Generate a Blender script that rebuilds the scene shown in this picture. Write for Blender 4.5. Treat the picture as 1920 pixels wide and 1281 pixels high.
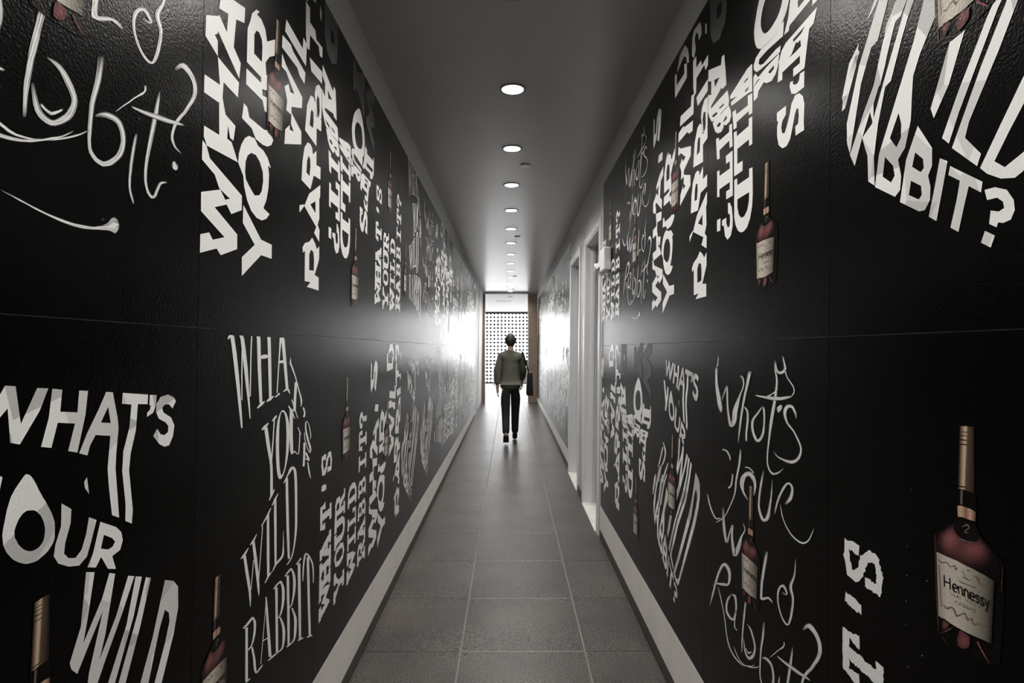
import bpy, bmesh, math, random
from mathutils import Vector, Matrix
from mathutils.geometry import tessellate_polygon
random.seed(7)
for o in list(bpy.data.objects): bpy.data.objects.remove(o)
SC = bpy.context.scene; COL = SC.collection
# ------------------------------------------------------------------ camera, world, exposure
EYE = 1.55; FOCAL = 1122.0
cam = bpy.data.cameras.new('camera'); cam.sensor_width = 36; cam.lens = 36*FOCAL/1920
cam.clip_start = .02; cam.clip_end = 200
camo = bpy.data.objects.new('camera', cam); COL.objects.link(camo)
camo.location = (0, 0, EYE)
camo.rotation_euler = (math.pi/2+math.atan(15.5/FOCAL), 0, -math.atan(4.5/FOCAL))
SC.camera = camo
SC.view_settings.view_transform = 'Standard'; SC.view_settings.look = 'None'
SC.view_settings.gamma = 1; SC.view_settings.use_curve_mapping = False
SC.view_settings.exposure = 0.0
SKY = 17.0            # white overcast daylight outside the lobby screen
LAMP = 85.0           # watts of each recessed downlight
w = bpy.data.worlds.new('overcast_sky'); SC.world = w; w.use_nodes = True
bg = w.node_tree.nodes['Background']; bg.inputs[0].default_value = (.97, .98, 1, 1); bg.inputs[1].default_value = SKY
pl = bpy.data.lights.new('window_portal', 'AREA'); pl.shape = 'RECTANGLE'; pl.size = 8; pl.size_y = 2.8
pl.cycles.is_portal = True
plo = bpy.data.objects.new('window_portal', pl); COL.objects.link(plo)
plo.location = (0, 23.3, 1.62); plo.rotation_euler = (-math.pi/2, 0, 0)

# ------------------------------------------------------------------ measures of the corridor
LEAN = .012                       # the walls lean very slightly to the right
XL, XR = -.718, .7375             # wall faces at eye level
SLOPE = .01025                    # the floor rises gently away from the camera
ZC = 3.07; ZTOP = 2.88; ZBOT = .311
ZSEAM = {'L': 1.601, 'R': 1.58}
PW = .8625; PY0 = 1.379
YEND = 15.74
def zf(y): return SLOPE*y
def lx(x, z): return x+LEAN*(z-EYE)

# ------------------------------------------------------------------ materials
MAT = {}
def nodes(name):
    m = bpy.data.materials.new(name); m.use_nodes = True; MAT[name] = m
    return m, m.node_tree, m.node_tree.nodes['Principled BSDF']
def simple(name, col, rough=.5, metal=0, emit=None, es=0, noise=0, scale=40, bump=0, spec=.5):
    m, t, b = nodes(name)
    b.inputs['Base Color'].default_value = (*col, 1); b.inputs['Roughness'].default_value = rough
    b.inputs['Metallic'].default_value = metal; b.inputs['Specular IOR Level'].default_value = spec
    if emit:
        b.inputs['Emission Color'].default_value = (*emit, 1); b.inputs['Emission Strength'].default_value = es
    if noise or bump:
        tc = t.nodes.new('ShaderNodeTexCoord'); n = t.nodes.new('ShaderNodeTexNoise')
        n.inputs['Scale'].default_value = scale; n.inputs['Detail'].default_value = 4
        t.links.new(tc.outputs['Object'], n.inputs['Vector'])
        if noise:
            r = t.nodes.new('ShaderNodeValToRGB')
            r.color_ramp.elements[0].position = .3; r.color_ramp.elements[1].position = .7
            r.color_ramp.elements[0].color = (*[c*(1-noise) for c in col], 1)
            r.color_ramp.elements[1].color = (*[min(1, c*(1+noise)) for c in col], 1)
            t.links.new(n.outputs['Fac'], r.inputs['Fac']); t.links.new(r.outputs['Color'], b.inputs['Base Color'])
        if bump:
            bp = t.nodes.new('ShaderNodeBump'); bp.inputs['Strength'].default_value = bump; bp.inputs['Distance'].default_value = .002
            t.links.new(n.outputs['Fac'], bp.inputs['Height']); t.links.new(bp.outputs['Normal'], b.inputs['Normal'])
    return m
def film(name, col, rough, facet=False, spec=.09):
    """printed film: pebbled gloss surface with faint vertical drag lines"""
    m, t, b = nodes(name)
    b.inputs['Base Color'].default_value = (*col, 1); b.inputs['Specular IOR Level'].default_value = spec
    geo = t.nodes.new('ShaderNodeNewGeometry')
    n = t.nodes.new('ShaderNodeTexNoise'); n.inputs['Scale'].default_value = 190; n.inputs['Detail'].default_value = 2
    t.links.new(geo.outputs['Position'], n.inputs['Vector'])
    mp = t.nodes.new('ShaderNodeMapping'); mp.inputs['Scale'].default_value = (1, 12, .12)
    t.links.new(geo.outputs['Position'], mp.inputs['Vector'])
    n2 = t.nodes.new('ShaderNodeTexNoise'); n2.inputs['Scale'].default_value = 1.6; n2.inputs['Detail'].default_value = 1.5
    t.links.new(mp.outputs['Vector'], n2.inputs['Vector'])
    rr = t.nodes.new('ShaderNodeMapRange'); rr.inputs['From Min'].default_value = .3; rr.inputs['From Max'].default_value = .7
    rr.inputs['To Min'].default_value = rough-.01; rr.inputs['To Max'].default_value = rough+.02
    t.links.new(n2.outputs['Fac'], rr.inputs['Value']); t.links.new(rr.outputs['Result'], b.inputs['Roughness'])
    b1 = t.nodes.new('ShaderNodeBump'); b1.inputs['Strength'].default_value = .55; b1.inputs['Distance'].default_value = .0012
    t.links.new(n.outputs['Fac'], b1.inputs['Height'])
    t.links.new(b1.outputs['Normal'], b.inputs['Normal'])
    if facet:
        v = t.nodes.new('ShaderNodeTexVoronoi'); v.inputs['Scale'].default_value = 9
        t.links.new(geo.outputs['Position'], v.inputs['Vector'])
        r = t.nodes.new('ShaderNodeValToRGB'); r.color_ramp.interpolation = 'CONSTANT'
        e = r.color_ramp.elements; e[0].color = (.54, .53, .52, 1); e[1].position = .5; e[1].color = (.86, .855, .84, 1)
        e2 = r.color_ramp.elements.new(.3); e2.color = (.68, .67, .655, 1)
        sp = t.nodes.new('ShaderNodeSeparateColor'); t.links.new(v.outputs['Color'], sp.inputs['Color'])
        t.links.new(sp.outputs['Red'], r.inputs['Fac']); t.links.new(r.outputs['Color'], b.inputs['Base Color'])
    return m
film('black_film', (.0012, .0011, .0011), .25, spec=.09)
film('white', (.86, .86, .845), .30)
film('grey', (.19, .19, .187), .42)
film('dim', (.10, .10, .10), .42)
film('facet', (.7, .7, .7), .32, True)
film('rough', (.84, .84, .825), .32)
for nm in ('smoke', 'picture'):          # printed pictures: the ink colour is stored on the print itself
    m = film(nm, (.8, .8, .8), .26); t_ = m.node_tree
    at = t_.nodes.new('ShaderNodeAttribute'); at.attribute_name = 'ink'
    t_.links.new(at.outputs['Color'], t_.nodes['Principled BSDF'].inputs['Base Color'])
INK = dict(glassdark=(.004, .003, .003), foildark=(.008, .006, .005), golddim=(.10, .065, .045), gold=(.36, .26, .17), goldb=(.58, .46, .33), greyglint=(.16, .14, .13),
           amber=(.46, .30, .20), amberb=(.52, .36, .24), pink=(.27, .098, .10), pinkm=(.20, .07, .072), pinkdim=(.10, .035, .036), seal=(.006, .005, .005),
           label=(.43, .39, .325), labelb=(.54, .49, .415), label2=(.31, .28, .23), label3=(.16, .145, .12), label4=(.02, .017, .014), brown=(.16, .12, .085), ink=(.012, .010, .009))
for nm, c in INK.items(): film('print_'+nm, c, .26)
simple('white_paint', (.62, .62, .615), .55, bump=.08, scale=300)
simple('ceiling_paint', (.38, .365, .355), .31, bump=.03, scale=250, spec=1.0)
simple('skirting_paint', (.82, .79, .755), .42, noise=.05, scale=6)
simple('toe_strip', (.055, .048, .043), .5, noise=.15, scale=14)
simple('frame_paint', (.78, .785, .80), .35)
simple('door_paint', (.30, .31, .32), .35, noise=.06, scale=3)
simple('marble', (.72, .70, .67), .3, noise=.12, scale=9)
simple('wood', (.29, .225, .18), .45, noise=.12, scale=5)
simple('joint', (.05, .05, .05), .7)
simple('lens', (.9, .9, .9), .4, emit=(1, .98, .95), es=14)
simple('trim_white', (.7, .7, .7), .35)
simple('trim_ring', (.22, .21, .20), .35)
simple('steel', (.30, .30, .28), .5, metal=.1)
simple('screw', (.02, .02, .02), .5)
simple('lattice', (.05, .05, .05), .6)
simple('lobby_white', (.84, .84, .84), .6)
simple('lobby_floor', (.62, .62, .61), .4, noise=.08, scale=3)
simple('desk_grey', (.33, .33, .31), .5)
simple('black_plastic', (.012, .012, .012), .4)
simple('device_white', (.9, .9, .9), .4)
simple('outdoor_ground', (.45, .45, .44), .8)
# floor tile: speckled terrazzo-like stone with soft wear
m, t, b = nodes('stone_tile')
geo = t.nodes.new('ShaderNodeNewGeometry')
n1 = t.nodes.new('ShaderNodeTexNoise'); n1.inputs['Scale'].default_value = 170; n1.inputs['Detail'].default_value = 2.5
n2 = t.nodes.new('ShaderNodeTexNoise'); n2.inputs['Scale'].default_value = 2.3; n2.inputs['Detail'].default_value = 5
oi = t.nodes.new('ShaderNodeObjectInfo')
for n in (n1, n2): t.links.new(geo.outputs['Position'], n.inputs['Vector'])
r1 = t.nodes.new('ShaderNodeValToRGB'); e = r1.color_ramp.elements
e[0].position = .40; e[0].color = (.012, .0105, .0095, 1); e[1].position = .60; e[1].color = (.125, .111, .101, 1)
t.links.new(n1.outputs['Fac'], r1.inputs['Fac'])
mr = t.nodes.new('ShaderNodeMapRange'); mr.inputs['From Min'].default_value = .35; mr.inputs['From Max'].default_value = .65
mr.inputs['To Min'].default_value = .74; mr.inputs['To Max'].default_value = 1.18
t.links.new(n2.outputs['Fac'], mr.inputs['Value'])
mr2 = t.nodes.new('ShaderNodeMapRange'); mr2.inputs['To Min'].default_value = .92; mr2.inputs['To Max'].default_value = 1.06
t.links.new(oi.outputs['Random'], mr2.inputs['Value'])
mu = t.nodes.new('ShaderNodeMath'); mu.operation = 'MULTIPLY'
t.links.new(mr.outputs['Result'], mu.inputs[0]); t.links.new(mr2.outputs['Result'], mu.inputs[1])
mx = t.nodes.new('ShaderNodeVectorMath'); mx.operation = 'SCALE'
t.links.new(r1.outputs['Color'], mx.inputs[0]); t.links.new(mu.outputs['Value'], mx.inputs['Scale'])
t.links.new(mx.outputs['Vector'], b.inputs['Base Color'])
b.inputs['Roughness'].default_value = .38; b.inputs['Specular IOR Level'].default_value = .4
bp = t.nodes.new('ShaderNodeBump'); bp.inputs['Strength'].default_value = .15; bp.inputs['Distance'].default_value = .001
t.links.new(n1.outputs['Fac'], bp.inputs['Height']); t.links.new(bp.outputs['Normal'], b.inputs['Normal'])
# cloth
simple('jacket_cloth', (.105, .105, .085), .85, noise=.2, scale=30, bump=.3)
simple('trouser_cloth', (.012, .0115, .013), .85, noise=.2, scale=40)
simple('shoe_leather', (.012, .011, .011), .45)
simple('skin', (.42, .27, .20), .5)
simple('hair', (.03, .025, .02), .6, noise=.3, scale=90, bump=.5)
simple('bag_leather', (.010, .010, .011), .5, bump=.2, scale=120)
simple('eye_white', (.7, .7, .68), .3)
simple('lip', (.35, .15, .13), .5)

# ------------------------------------------------------------------ helpers
def link(name, me, mat=None, parent=None, loc=None):
    o = bpy.data.objects.new(name, me); COL.objects.link(o)
    if mat and me is not None and not me.materials:
        for mm in (mat if isinstance(mat, (list, tuple)) else [mat]): me.materials.append(MAT[mm])
    if parent: o.parent = parent
    if loc is not None: o.location = loc
    return o
def thing(name, label, cat, loc=(0, 0, 0), group=None, matrix=None):
    o = bpy.data.objects.new(name, None); COL.objects.link(o); o.empty_display_size = .05
    if matrix is not None: o.matrix_world = matrix
    else: o.location = loc
    return tag(o, label, cat, group)
def tag(o, label, cat, group=None):
    o['label'] = label; o['category'] = cat
    if group: o['group'] = group
    return o
def struct(o, label=None):
    o['kind'] = 'structure'
    if label: o['label'] = label
    return o
def mesh(name, V, F):
    me = bpy.data.meshes.new(name); me.from_pydata([tuple(v) for v in V], [], F); me.update(); return me
def hexa(corners):
    """8 corners: bottom 4 (ccw) then top 4"""
    return list(corners), [(3, 2, 1, 0), (4, 5, 6, 7), (0, 1, 5, 4), (1, 2, 6, 5), (2, 3, 7, 6), (3, 0, 4, 7)]
class MB:
    def __init__(s): s.V = []; s.F = []; s.M = []
    def add(s, V, F, mi=0):
        n = len(s.V); s.V += [tuple(v) for v in V]; s.F += [tuple(i+n for i in f) for f in F]; s.M += [mi]*len(F); return s
    def box(s, x0, x1, y0, y1, z0, z1, lean=False, slope=(0, 0), mi=0):
        """slope: (bottom, top) follow the rising floor"""
        c = []
        for k, z in enumerate((z0, z1)):
            for x, y in ((x0, y0), (x1, y0), (x1, y1), (x0, y1)):
                zz = z+(zf(y) if slope[k] else 0)
                c.append((lx(x, zz) if lean else x, y, zz))
        return s.add(*hexa(c), mi)
    def lathe(s, prof, c=(0, 0, 0), n=24, axis='z', mi=0):
        V = []; F = []
        for r, h in prof:
            for i in range(n):
                a = 2*math.pi*i/n; p = (r*math.cos(a), r*math.sin(a), h)
                if axis == 'x': p = (p[2], p[0], p[1])
                if axis == 'y': p = (p[1], p[2], p[0])
                V.append((p[0]+c[0], p[1]+c[1], p[2]+c[2]))
        for j in range(len(prof)-1):
            for i in range(n):
                k = (i+1) % n; F.append((j*n+i, j*n+k, (j+1)*n+k, (j+1)*n+i))
        if prof[0][0] > 1e-6: F.append(tuple(range(n))[::-1])
        if prof[-1][0] > 1e-6: F.append(tuple(range((len(prof)-1)*n, len(prof)*n)))
        return s.add(V, F, mi)
    def tube(s, P, r, n=8, mi=0):
        P = [Vector(p) for p in P]; rs = r if isinstance(r, (list, tuple)) else [r]*len(P)
        V = []; F = []
        for i, p in enumerate(P):
            d = (P[min(i+1, len(P)-1)]-P[max(i-1, 0)]).normalized()
            u = d.cross(Vector((0, 0, 1)) if abs(d.z) < .9 else Vector((1, 0, 0))).normalized(); v = d.cross(u)
            for k in range(n):
                a = 2*math.pi*k/n; V.append(p+(u*math.cos(a)+v*math.sin(a))*rs[i])
        for i in range(len(P)-1):
            for k in range(n):
                q = (k+1) % n; F.append((i*n+k, i*n+q, (i+1)*n+q, (i+1)*n+k))
        F += [tuple(range(n))[::-1], tuple(range((len(P)-1)*n, len(P)*n))]
        return s.add(V, F, mi)
    def build(s, name, mat, parent=None, loc=None, bevel=0, smooth=False, seg=2):
        me = mesh(name, s.V, s.F)
        me.polygons.foreach_set('material_index', s.M)
        bm = bmesh.new(); bm.from_mesh(me)
        bmesh.ops.recalc_face_normals(bm, faces=bm.faces)
        if bevel: bmesh.ops.bevel(bm, geom=bm.edges[:], offset=bevel, segments=seg, affect='EDGES', profile=.5)
        if smooth:
            for f in bm.faces: f.smooth = True
            for e in bm.edges:
                if len(e.link_faces) == 2 and e.calc_face_angle(0) > .7: e.smooth = False
        bm.to_mesh(me); bm.free()
        return link(name, me, mat, parent, loc)
def ordn(i): return ['first', 'second', 'third', 'fourth', 'fifth', 'sixth', 'seventh', 'eighth', 'ninth', 'tenth', 'eleventh', 'twelfth', 'thirteenth', 'fourteenth', 'fifteenth', 'sixteenth'][i]

# ------------------------------------------------------------------ floor: raised stone tiles with metal edge strips
TY = .628; COLS = [(-.735, -.2466), (-.2466, .3794), (.3794, .7175)]
YB = -4.0
fb = MB().box(-.80, .95, YB, 23.4, -.10, -.012, slope=(1, 1)).build('floor', 'joint')
struct(fb, 'grey speckled stone tile floor of the corridor')
r0 = math.floor((YB-3.034)/TY)
row = 0
tile_mesh = {}
y = 3.034+r0*TY+TY
scr = MB().lathe([(0, .0), (.007, .0), (.006, .0012), (0, .0014)], n=10)
scr_me = None
while y < YEND-.05:
    y1 = min(y+TY, YEND+.02)
    for ci, (x0, x1) in enumerate(COLS):
        g = .0035
        xa = x0+(g if ci else 0); xb = x1-(g if ci < 2 else 0)
        key = (ci, round(y1-y, 3))
        if key not in tile_mesh:
            d = y1-y; hx = (xb-xa)/2
            mb = MB(); mb.add(*hexa([(-hx, .0016, -.012), (hx, .0016, -.012), (hx, d-.0016, -.012+SLOPE*d), (-hx, d-.0016, -.012+SLOPE*d),
                                     (-hx, .0016, 0), (hx, .0016, 0), (hx, d-.0016, SLOPE*d), (-hx, d-.0016, SLOPE*d)]))
            o = mb.build('tile', 'stone_tile', fb, bevel=.0012, seg=1); tile_mesh[key] = o.data
        else: o = link('tile', tile_mesh[key], None, fb)
        o.location = ((xa+xb)/2, y, zf(y))
        if 2.3 < y < 7:
            hx = (xb-xa)/2
            spots = [(sx*(hx-.022), yy) for sx in ((-1, 1) if ci == 1 else (1,) if ci == 0 else (-1,)) for yy in (.03, y1-y-.03)]
            for sx, yy in spots:
                if scr_me is None: so = scr.build('screw', 'screw', o); scr_me = so.data
                else: so = link('screw', scr_me, None, o)
                so.location = (sx, yy, SLOPE*yy)
    # thin light joint across the corridor
    j = MB().box(-.2446, .3774, y-.0018, y+.0018, -.012, .0003, slope=(1, 1)).build('joint_strip', 'steel', fb)
    y += TY
for gx in (-.2466, .3794):
    for dx in (-.0024, .0024):
        MB().box(gx+dx-.0011, gx+dx+.0011, YB, YEND, -.012, .0004, slope=(1, 1)).build('edge_strip', 'steel', fb)

# ------------------------------------------------------------------ walls with panels
def wall_box(mb, s, y0, y1, z0, z1, depth, back=.12):
    X = XL if s == 'L' else XR; sg = -1 if s == 'L' else 1
    a, b_ = X+sg*depth, X+sg*back
    mb.box(min(a, b_), max(a, b_), y0, y1, z0, z1, lean=True)
wl = MB(); wall_box(wl, 'L', YB, YEND, -.12, 3.2, .0015)
wl = struct(wl.build('wall_left', 'white_paint'), 'left corridor wall clad in glossy black printed panels')
D1 = (4.93, 5.85); D2 = (6.33, 7.23); DH = 2.58
wr = MB()
wall_box(wr, 'R', YB, D1[0], -.12, 3.2, .0015); wall_box(wr, 'R', D1[1], D2[0], -.12, 3.2, .0015); wall_box(wr, 'R', D2[1], YEND, -.12, 3.2, .0015)
wall_box(wr, 'R', D1[0], D1[1], DH, 3.2, .0015); wall_box(wr, 'R', D2[0], D2[1], DH, 3.2, .0015)
wr = struct(wr.build('wall_right', 'white_paint'), 'right corridor wall clad in glossy black printed panels')
struct(MB().box(-.95, 1.0, YB-.1, YB, -.2, 3.2).build('wall_back', 'white_paint'))
def place(s, n, z0):
    """matrix of a panel's lower reading-left corner"""
    X = XL if s == 'L' else XR
    up = Vector((LEAN, 0, 1)).normalized()
    if s == 'L': xa = Vector((0, 1, 0)); y = PY0+n*PW
    else: xa = Vector((0, -1, 0)); y = PY0+(n+1)*PW
    za = xa.cross(up)
    M = Matrix.Identity(4)
    for i, v in enumerate((xa, up, za)):
        M[0][i], M[1][i], M[2][i] = v
    M[0][3], M[1][3], M[2][3] = lx(X, z0), y, z0
    return M
panel_me = {}
def panel(s, n, row, u0=0, u1=PW):
    z0 = ZBOT if row == 'l' else ZSEAM[s]; h = (ZSEAM[s]-ZBOT) if row == 'l' else ZTOP-ZSEAM[s]
    key = (round(h, 3), round(u0, 3), round(u1, 3)); g = .0006
    if key not in panel_me:
        mb = MB().box(u0+g, u1-g, g, h-g, -.0016, 0); o = mb.build('wall_panel', 'black_film', bevel=.0003, seg=1); panel_me[key] = o.data
    else: o = link('wall_panel', panel_me[key])
    o.parent = wl if s == 'L' else wr
    o.matrix_world = place(s, n, z0)
for row in 'ul':
    for n in range(-6, 13): panel('L', n, row)
    for n in range(-6, 3): panel('R', n, row)
    panel('R', 3, row, PY0+4*PW-4.77, PW)
    panel('R', 6, row, 0, PY0+7*PW-7.33)
    for n in range(7, 16): panel('R', n, row)
    panel('R', 16, row, PW-(YEND-(PY0+16*PW))+.004, PW)
# skirting boards with dark toe strips
def skirt(s, y0, y1):
    X = XL if s == 'L' else XR; sg = 1 if s == 'L' else -1
    nm = 'left' if s == 'L' else 'right'
    def bar(z0, z1, sl, d, name, mat, parent=None):
        mb = MB(); a, b_ = X-sg*.004, X+sg*d
        mb.box(min(a, b_), max(a, b_), y0, y1, z0, z1, lean=True, slope=sl)
        return mb.build(name, mat, parent)
    o = struct(bar(.07, ZBOT-.0006, (1, 0), .0003, 'baseboard_'+nm, 'skirting_paint'), 'pale grey skirting board along the %s wall' % nm)
    bar(-.01, .07, (1, 1), .0001, 'toe_strip', 'toe_strip', o)
skirt('L', YB, 12.60); skirt('R', YB, 4.80); skirt('R', 7.30, YEND)
# white end of the left wall: plain pilaster with a tan block at its foot
pm = MB(); pm.box(XL-.004, XL+.010, 13.72, 13.98, 0, ZC-.03, lean=True, slope=(1, 0))
pm = struct(pm.build('trim_1', 'white_paint'), 'white pilaster near the far end of the left wall')
MB().box(XL-.004, XL+.016, 13.70, 14.0, .0, .07, lean=True, slope=(1, 1)).build('foot_block', 'wood', pm)
struct(MB().box(XL-.004, XL+.012, 14.02, YEND-.02, 0, .05, lean=True, slope=(1, 1)).build('baseboard_left', 'toe_strip'))
# ceiling
ce = struct(MB().box(-.95, 1.05, YB-.1, YEND, ZC, ZC+.1).build('ceiling', 'ceiling_paint'), 'flat white corridor ceiling')
# ------------------------------------------------------------------ doors on the right
def doorway(i, y0, y1, label):
    d0, d1 = .112, .152
    o = struct(MB().box(XR+d0, XR+d1, y0-.02, y1+.02, -.02, DH+.02, lean=True).build('door_%d' % i, 'door_paint'), label)
    fr = MB()
    for a, b_ in ((y0-.001, y0+.018), (y1-.018, y1+.001)): fr.box(XR-.004, XR+d0+.002, a, b_, 0, DH, lean=True, slope=(1, 0))
    fr.box(XR-.004, XR+d0+.002, y0, y1, DH-.018, DH+.001, lean=True)
    fr.build('door_frame', 'frame_paint', o)
    for a, b_ in ((y0-.075, y0+.004), (y1-.004, y1+.075)):
        MB().box(XR-.012, XR+.0, a, b_, 0, DH+.055, lean=True, slope=(1, 0)).build('door_casing', 'frame_paint', o, bevel=.002, seg=1)
    MB().box(XR-.010, XR+.0, y0-.0, y1+.0, DH-.002, DH+.055, lean=True).build('door_casing', 'frame_paint', o, bevel=.002, seg=1)
    st = MB()
    for a, b_ in ((y0+.018, y0+.034), (y1-.034, y1-.018)): st.box(XR+.06, XR+.085, a, b_, 0, DH-.018, lean=True, slope=(1, 0))
    st.build('door_stop', 'frame_paint', o)
    MB().box(XR-.019, XR+d0, y0+.018, y1-.018, -.01, .006, lean=True, slope=(1, 1)).build('threshold', 'marble', o)
    hd = MB().lathe([(0, 0), (.026, 0), (.026, .008), (.011, .012), (.011, .05), (0, .05)], n=16, axis='x')
    hd.tube([(.045, 0, 0), (.05, .02, 0), (.05, .12, 0)], .009)
    hd = [(lx(XR+d0-v[0], 1.05), y0+.09+v[1], 1.05+v[2]) for v in hd.V], hd.F
    MB().add(*hd).build('door_handle', 'steel', o, smooth=True)
doorway(1, *D1, 'grey door set back in a white frame, nearer of the two')
doorway(2, *D2, 'grey door set back in a white frame, farther of the two')
pt = MB().box(XR-.0125, XR, D1[1]+.076, D2[0]-.076, 0, .075, lean=True, slope=(1, 1)).build('baseboard_right', 'toe_strip'); struct(pt)
# ------------------------------------------------------------------ far end: wooden jambs, header, lobby
HB = 3.023
struct(MB().box(.484, .74, YEND, YEND+.22, .13, HB).build('trim_2', 'wood', bevel=.003, seg=1), 'broad brown wooden jamb on the right of the far opening')
struct(MB().box(-.74, -.645, YEND, YEND+.22, .13, HB).build('trim_3', 'wood', bevel=.003, seg=1), 'narrow brown wooden jamb on the left of the far opening')
struct(MB().box(-.95, 1.05, YEND, YEND+.22, HB, ZC+.1).build('trim_4', 'white_paint'))
YW = 23.2
lf = struct(MB().box(-4.2, 4.2, YEND, YW+.2, -.02, .001, slope=(1, 1)).build('floor', 'lobby_floor'), 'pale sunlit floor of the lobby beyond the corridor')
struct(MB().box(-4.2, 4.2, YEND+.22, YW+.2, HB, HB+.1).build('ceiling', 'lobby_white'), 'bright white lobby ceiling')
struct(MB().box(-4.3, -4.2, YEND+.2, YW+.2, 0, HB).build('wall_left', 'lobby_white'), 'white side wall of the lobby, left')
struct(MB().box(4.2, 4.3, YEND+.2, YW+.2, 0, HB).build('wall_right', 'lobby_white'), 'white side wall of the lobby, right')
struct(MB().box(-4.2, -.74, YEND+.02, YEND+.22, 0, HB).build('wall_front', 'lobby_white'))
struct(MB().box(.74, 4.2, YEND+.02, YEND+.22, 0, HB).build('wall_front', 'lobby_white'))
# pierced screen in front of the daylight
CS = .1405; RH = .056; nc = 58; nr = 19
zb0 = zf(YW)+.045
mb = MB(); N = 16; th = .03
sq = []
for i in range(N):
    a = 2*math.pi*i/N; c, s_ = math.cos(a), math.sin(a); k = 1/max(abs(c), abs(s_)); sq.append((c*k*CS/2, s_*k*CS/2))
for iy in range(nr):
    for ix in range(nc):
        cx = (ix-(nc-1)/2)*CS-.03; cz = zb0+CS*(iy+.5)
        V = []
        for yy in (0, th):
            V += [(cx+p[0], YW+yy, cz+p[1]) for p in sq]
            V += [(cx+RH*math.cos(2*math.pi*i/N), YW+yy, cz+RH*math.sin(2*math.pi*i/N)) for i in range(N)]
        F = []
        for i in range(N):
            j = (i+1) % N
            F += [(i, j, N+j, N+i), (2*N+j, 2*N+i, 3*N+i, 3*N+j), (N+i, N+j, 3*N+j, 3*N+i)]
        mb.add(V, F)
scrn = mb.build('pierced_screen', 'lattice')
scrn['label'] = 'grey screen pierced with rows of round holes, bright daylight behind'; scrn['category'] = 'screen'
bot = MB().box(-4.2, 4.2, YW, YW+th, .0, zb0, slope=(1, 0)).build('bottom_rail', 'toe_strip', scrn)
MB().box(-4.2, 4.2, YW, YW+th, zb0+CS*nr, HB).build('top_rail', 'lattice', scrn)
struct(MB().box(-40, 40, YW+.3, 80, -.3, .1).build('ground', 'outdoor_ground'))
# lobby ceiling fittings
v = thing('ceiling_slot_vent', 'dark slot vent in the lobby ceiling beyond the opening', 'vent', (-.18, 18.07, HB))
MB().box(-.24, .24, -.05, .05, -.006, 0).build('vent_frame', 'trim_white', v)
for k in range(3): MB().box(-.22, .22, -.036+k*.026, -.020+k*.026, -.008, -.0055).build('slat', 'toe_strip', v)
v = thing('unlit_downlight', 'small unlit round fitting in the lobby ceiling by the opening', 'ceiling light', (.02, 16.5, HB))
MB().lathe([(.085, 0), (.085, -.006), (.06, -.008), (.06, 0)], n=24).build('trim_ring', 'trim_white', v)
MB().lathe([(0, -.003), (.06, -.003)], n=24).build('reflector', 'toe_strip', v)
# desk and monitor
dk = thing('reception_desk', 'low grey desk in front of the pierced screen', 'desk', (.05, 22.4, zf(22.4)))
MB().box(-.66, .66, 0, .03, .03, .60).build('front_panel', 'desk_grey', dk, bevel=.004)
for sx in (-.66, .63): MB().box(sx, sx+.03, .03, .55, 0, .60).build('side_panel', 'desk_grey', dk)
MB().box(-.70, .70, -.03, .58, .60, .63).build('desk_top', 'desk_grey', dk, bevel=.004)
mo = thing('computer_monitor', 'small black monitor on the grey desk', 'monitor', (.56, 22.62, zf(22.4)+.63))
MB().box(-.11, .11, -.06, .06, 0, .012).build('stand_base', 'black_plastic', mo, bevel=.003)
MB().box(-.02, .02, .01, .03, .012, .10).build('stand_neck', 'black_plastic', mo)
MB().box(-.17, .17, -.02, .015, .07, .29).build('display', 'black_plastic', mo, bevel=.006)

# ------------------------------------------------------------------ recessed downlights
ring = lens = None
def downlight(where, y):
    global ring, lens
    t_ = thing('recessed_downlight', 'lit round recessed ceiling light, %s' % where, 'ceiling light', (.018, y, ZC), 'recessed lights along the corridor ceiling')
    if ring is None:
        a = MB().lathe([(.079, 0), (.079, -.0045), (.064, -.0045), (.062, -.002), (.062, 0)], n=40).build('trim_ring', 'trim_ring', t_, smooth=True); ring = a.data
        b_ = MB().lathe([(0, -.0025), (.0625, -.0025), (.0625, -.001), (0, -.001)], n=40).build('light_lens', 'lens', t_); lens = b_.data
    else:
        link('trim_ring', ring, None, t_); link('light_lens', lens, None, t_)
    L = bpy.data.lights.new('downlight_lamp', 'SPOT'); L.energy = LAMP; L.color = (1, .965, .92)
    L.spot_size = math.radians(150); L.spot_blend = 1; L.shadow_soft_size = .05
    lo = bpy.data.objects.new('downlight_lamp', L); COL.objects.link(lo); lo.parent = t_; lo.location = (0, 0, -.012)
for i, y in enumerate([2.5, 3.47] + [4.5+k for k in range(12)]): downlight('%s in the row from the camera' % ordn(i), y)
for w_, y in (('just behind the top of the view', 1.5), ('above the camera', .5), ('first behind the camera', -.5), ('second behind the camera', -1.5), ('third behind the camera', -2.5)): downlight(w_, y)
cov = None
for k, (x, y, where) in enumerate([(.129, 4.91, 'nearest the camera'), (.106, 8.03, 'halfway along'), (.11, 12.35, 'second farthest'), (.10, 15.0, 'farthest, by the opening')]):
    t_ = thing('sprinkler_cover', 'flat white sprinkler cover beside the lights, %s' % where, 'sprinkler cover', (x, y, ZC), 'sprinkler covers on the ceiling')
    MB().lathe([(0, -.008), (.042, -.008), (.044, -.006), (.044, -.005), (0, -.005)], n=28).build('cover_plate', 'trim_white', t_, smooth=True)
    MB().lathe([(.034, -.005), (.034, 0)], n=28).build('collar', 'screw', t_)
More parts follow.
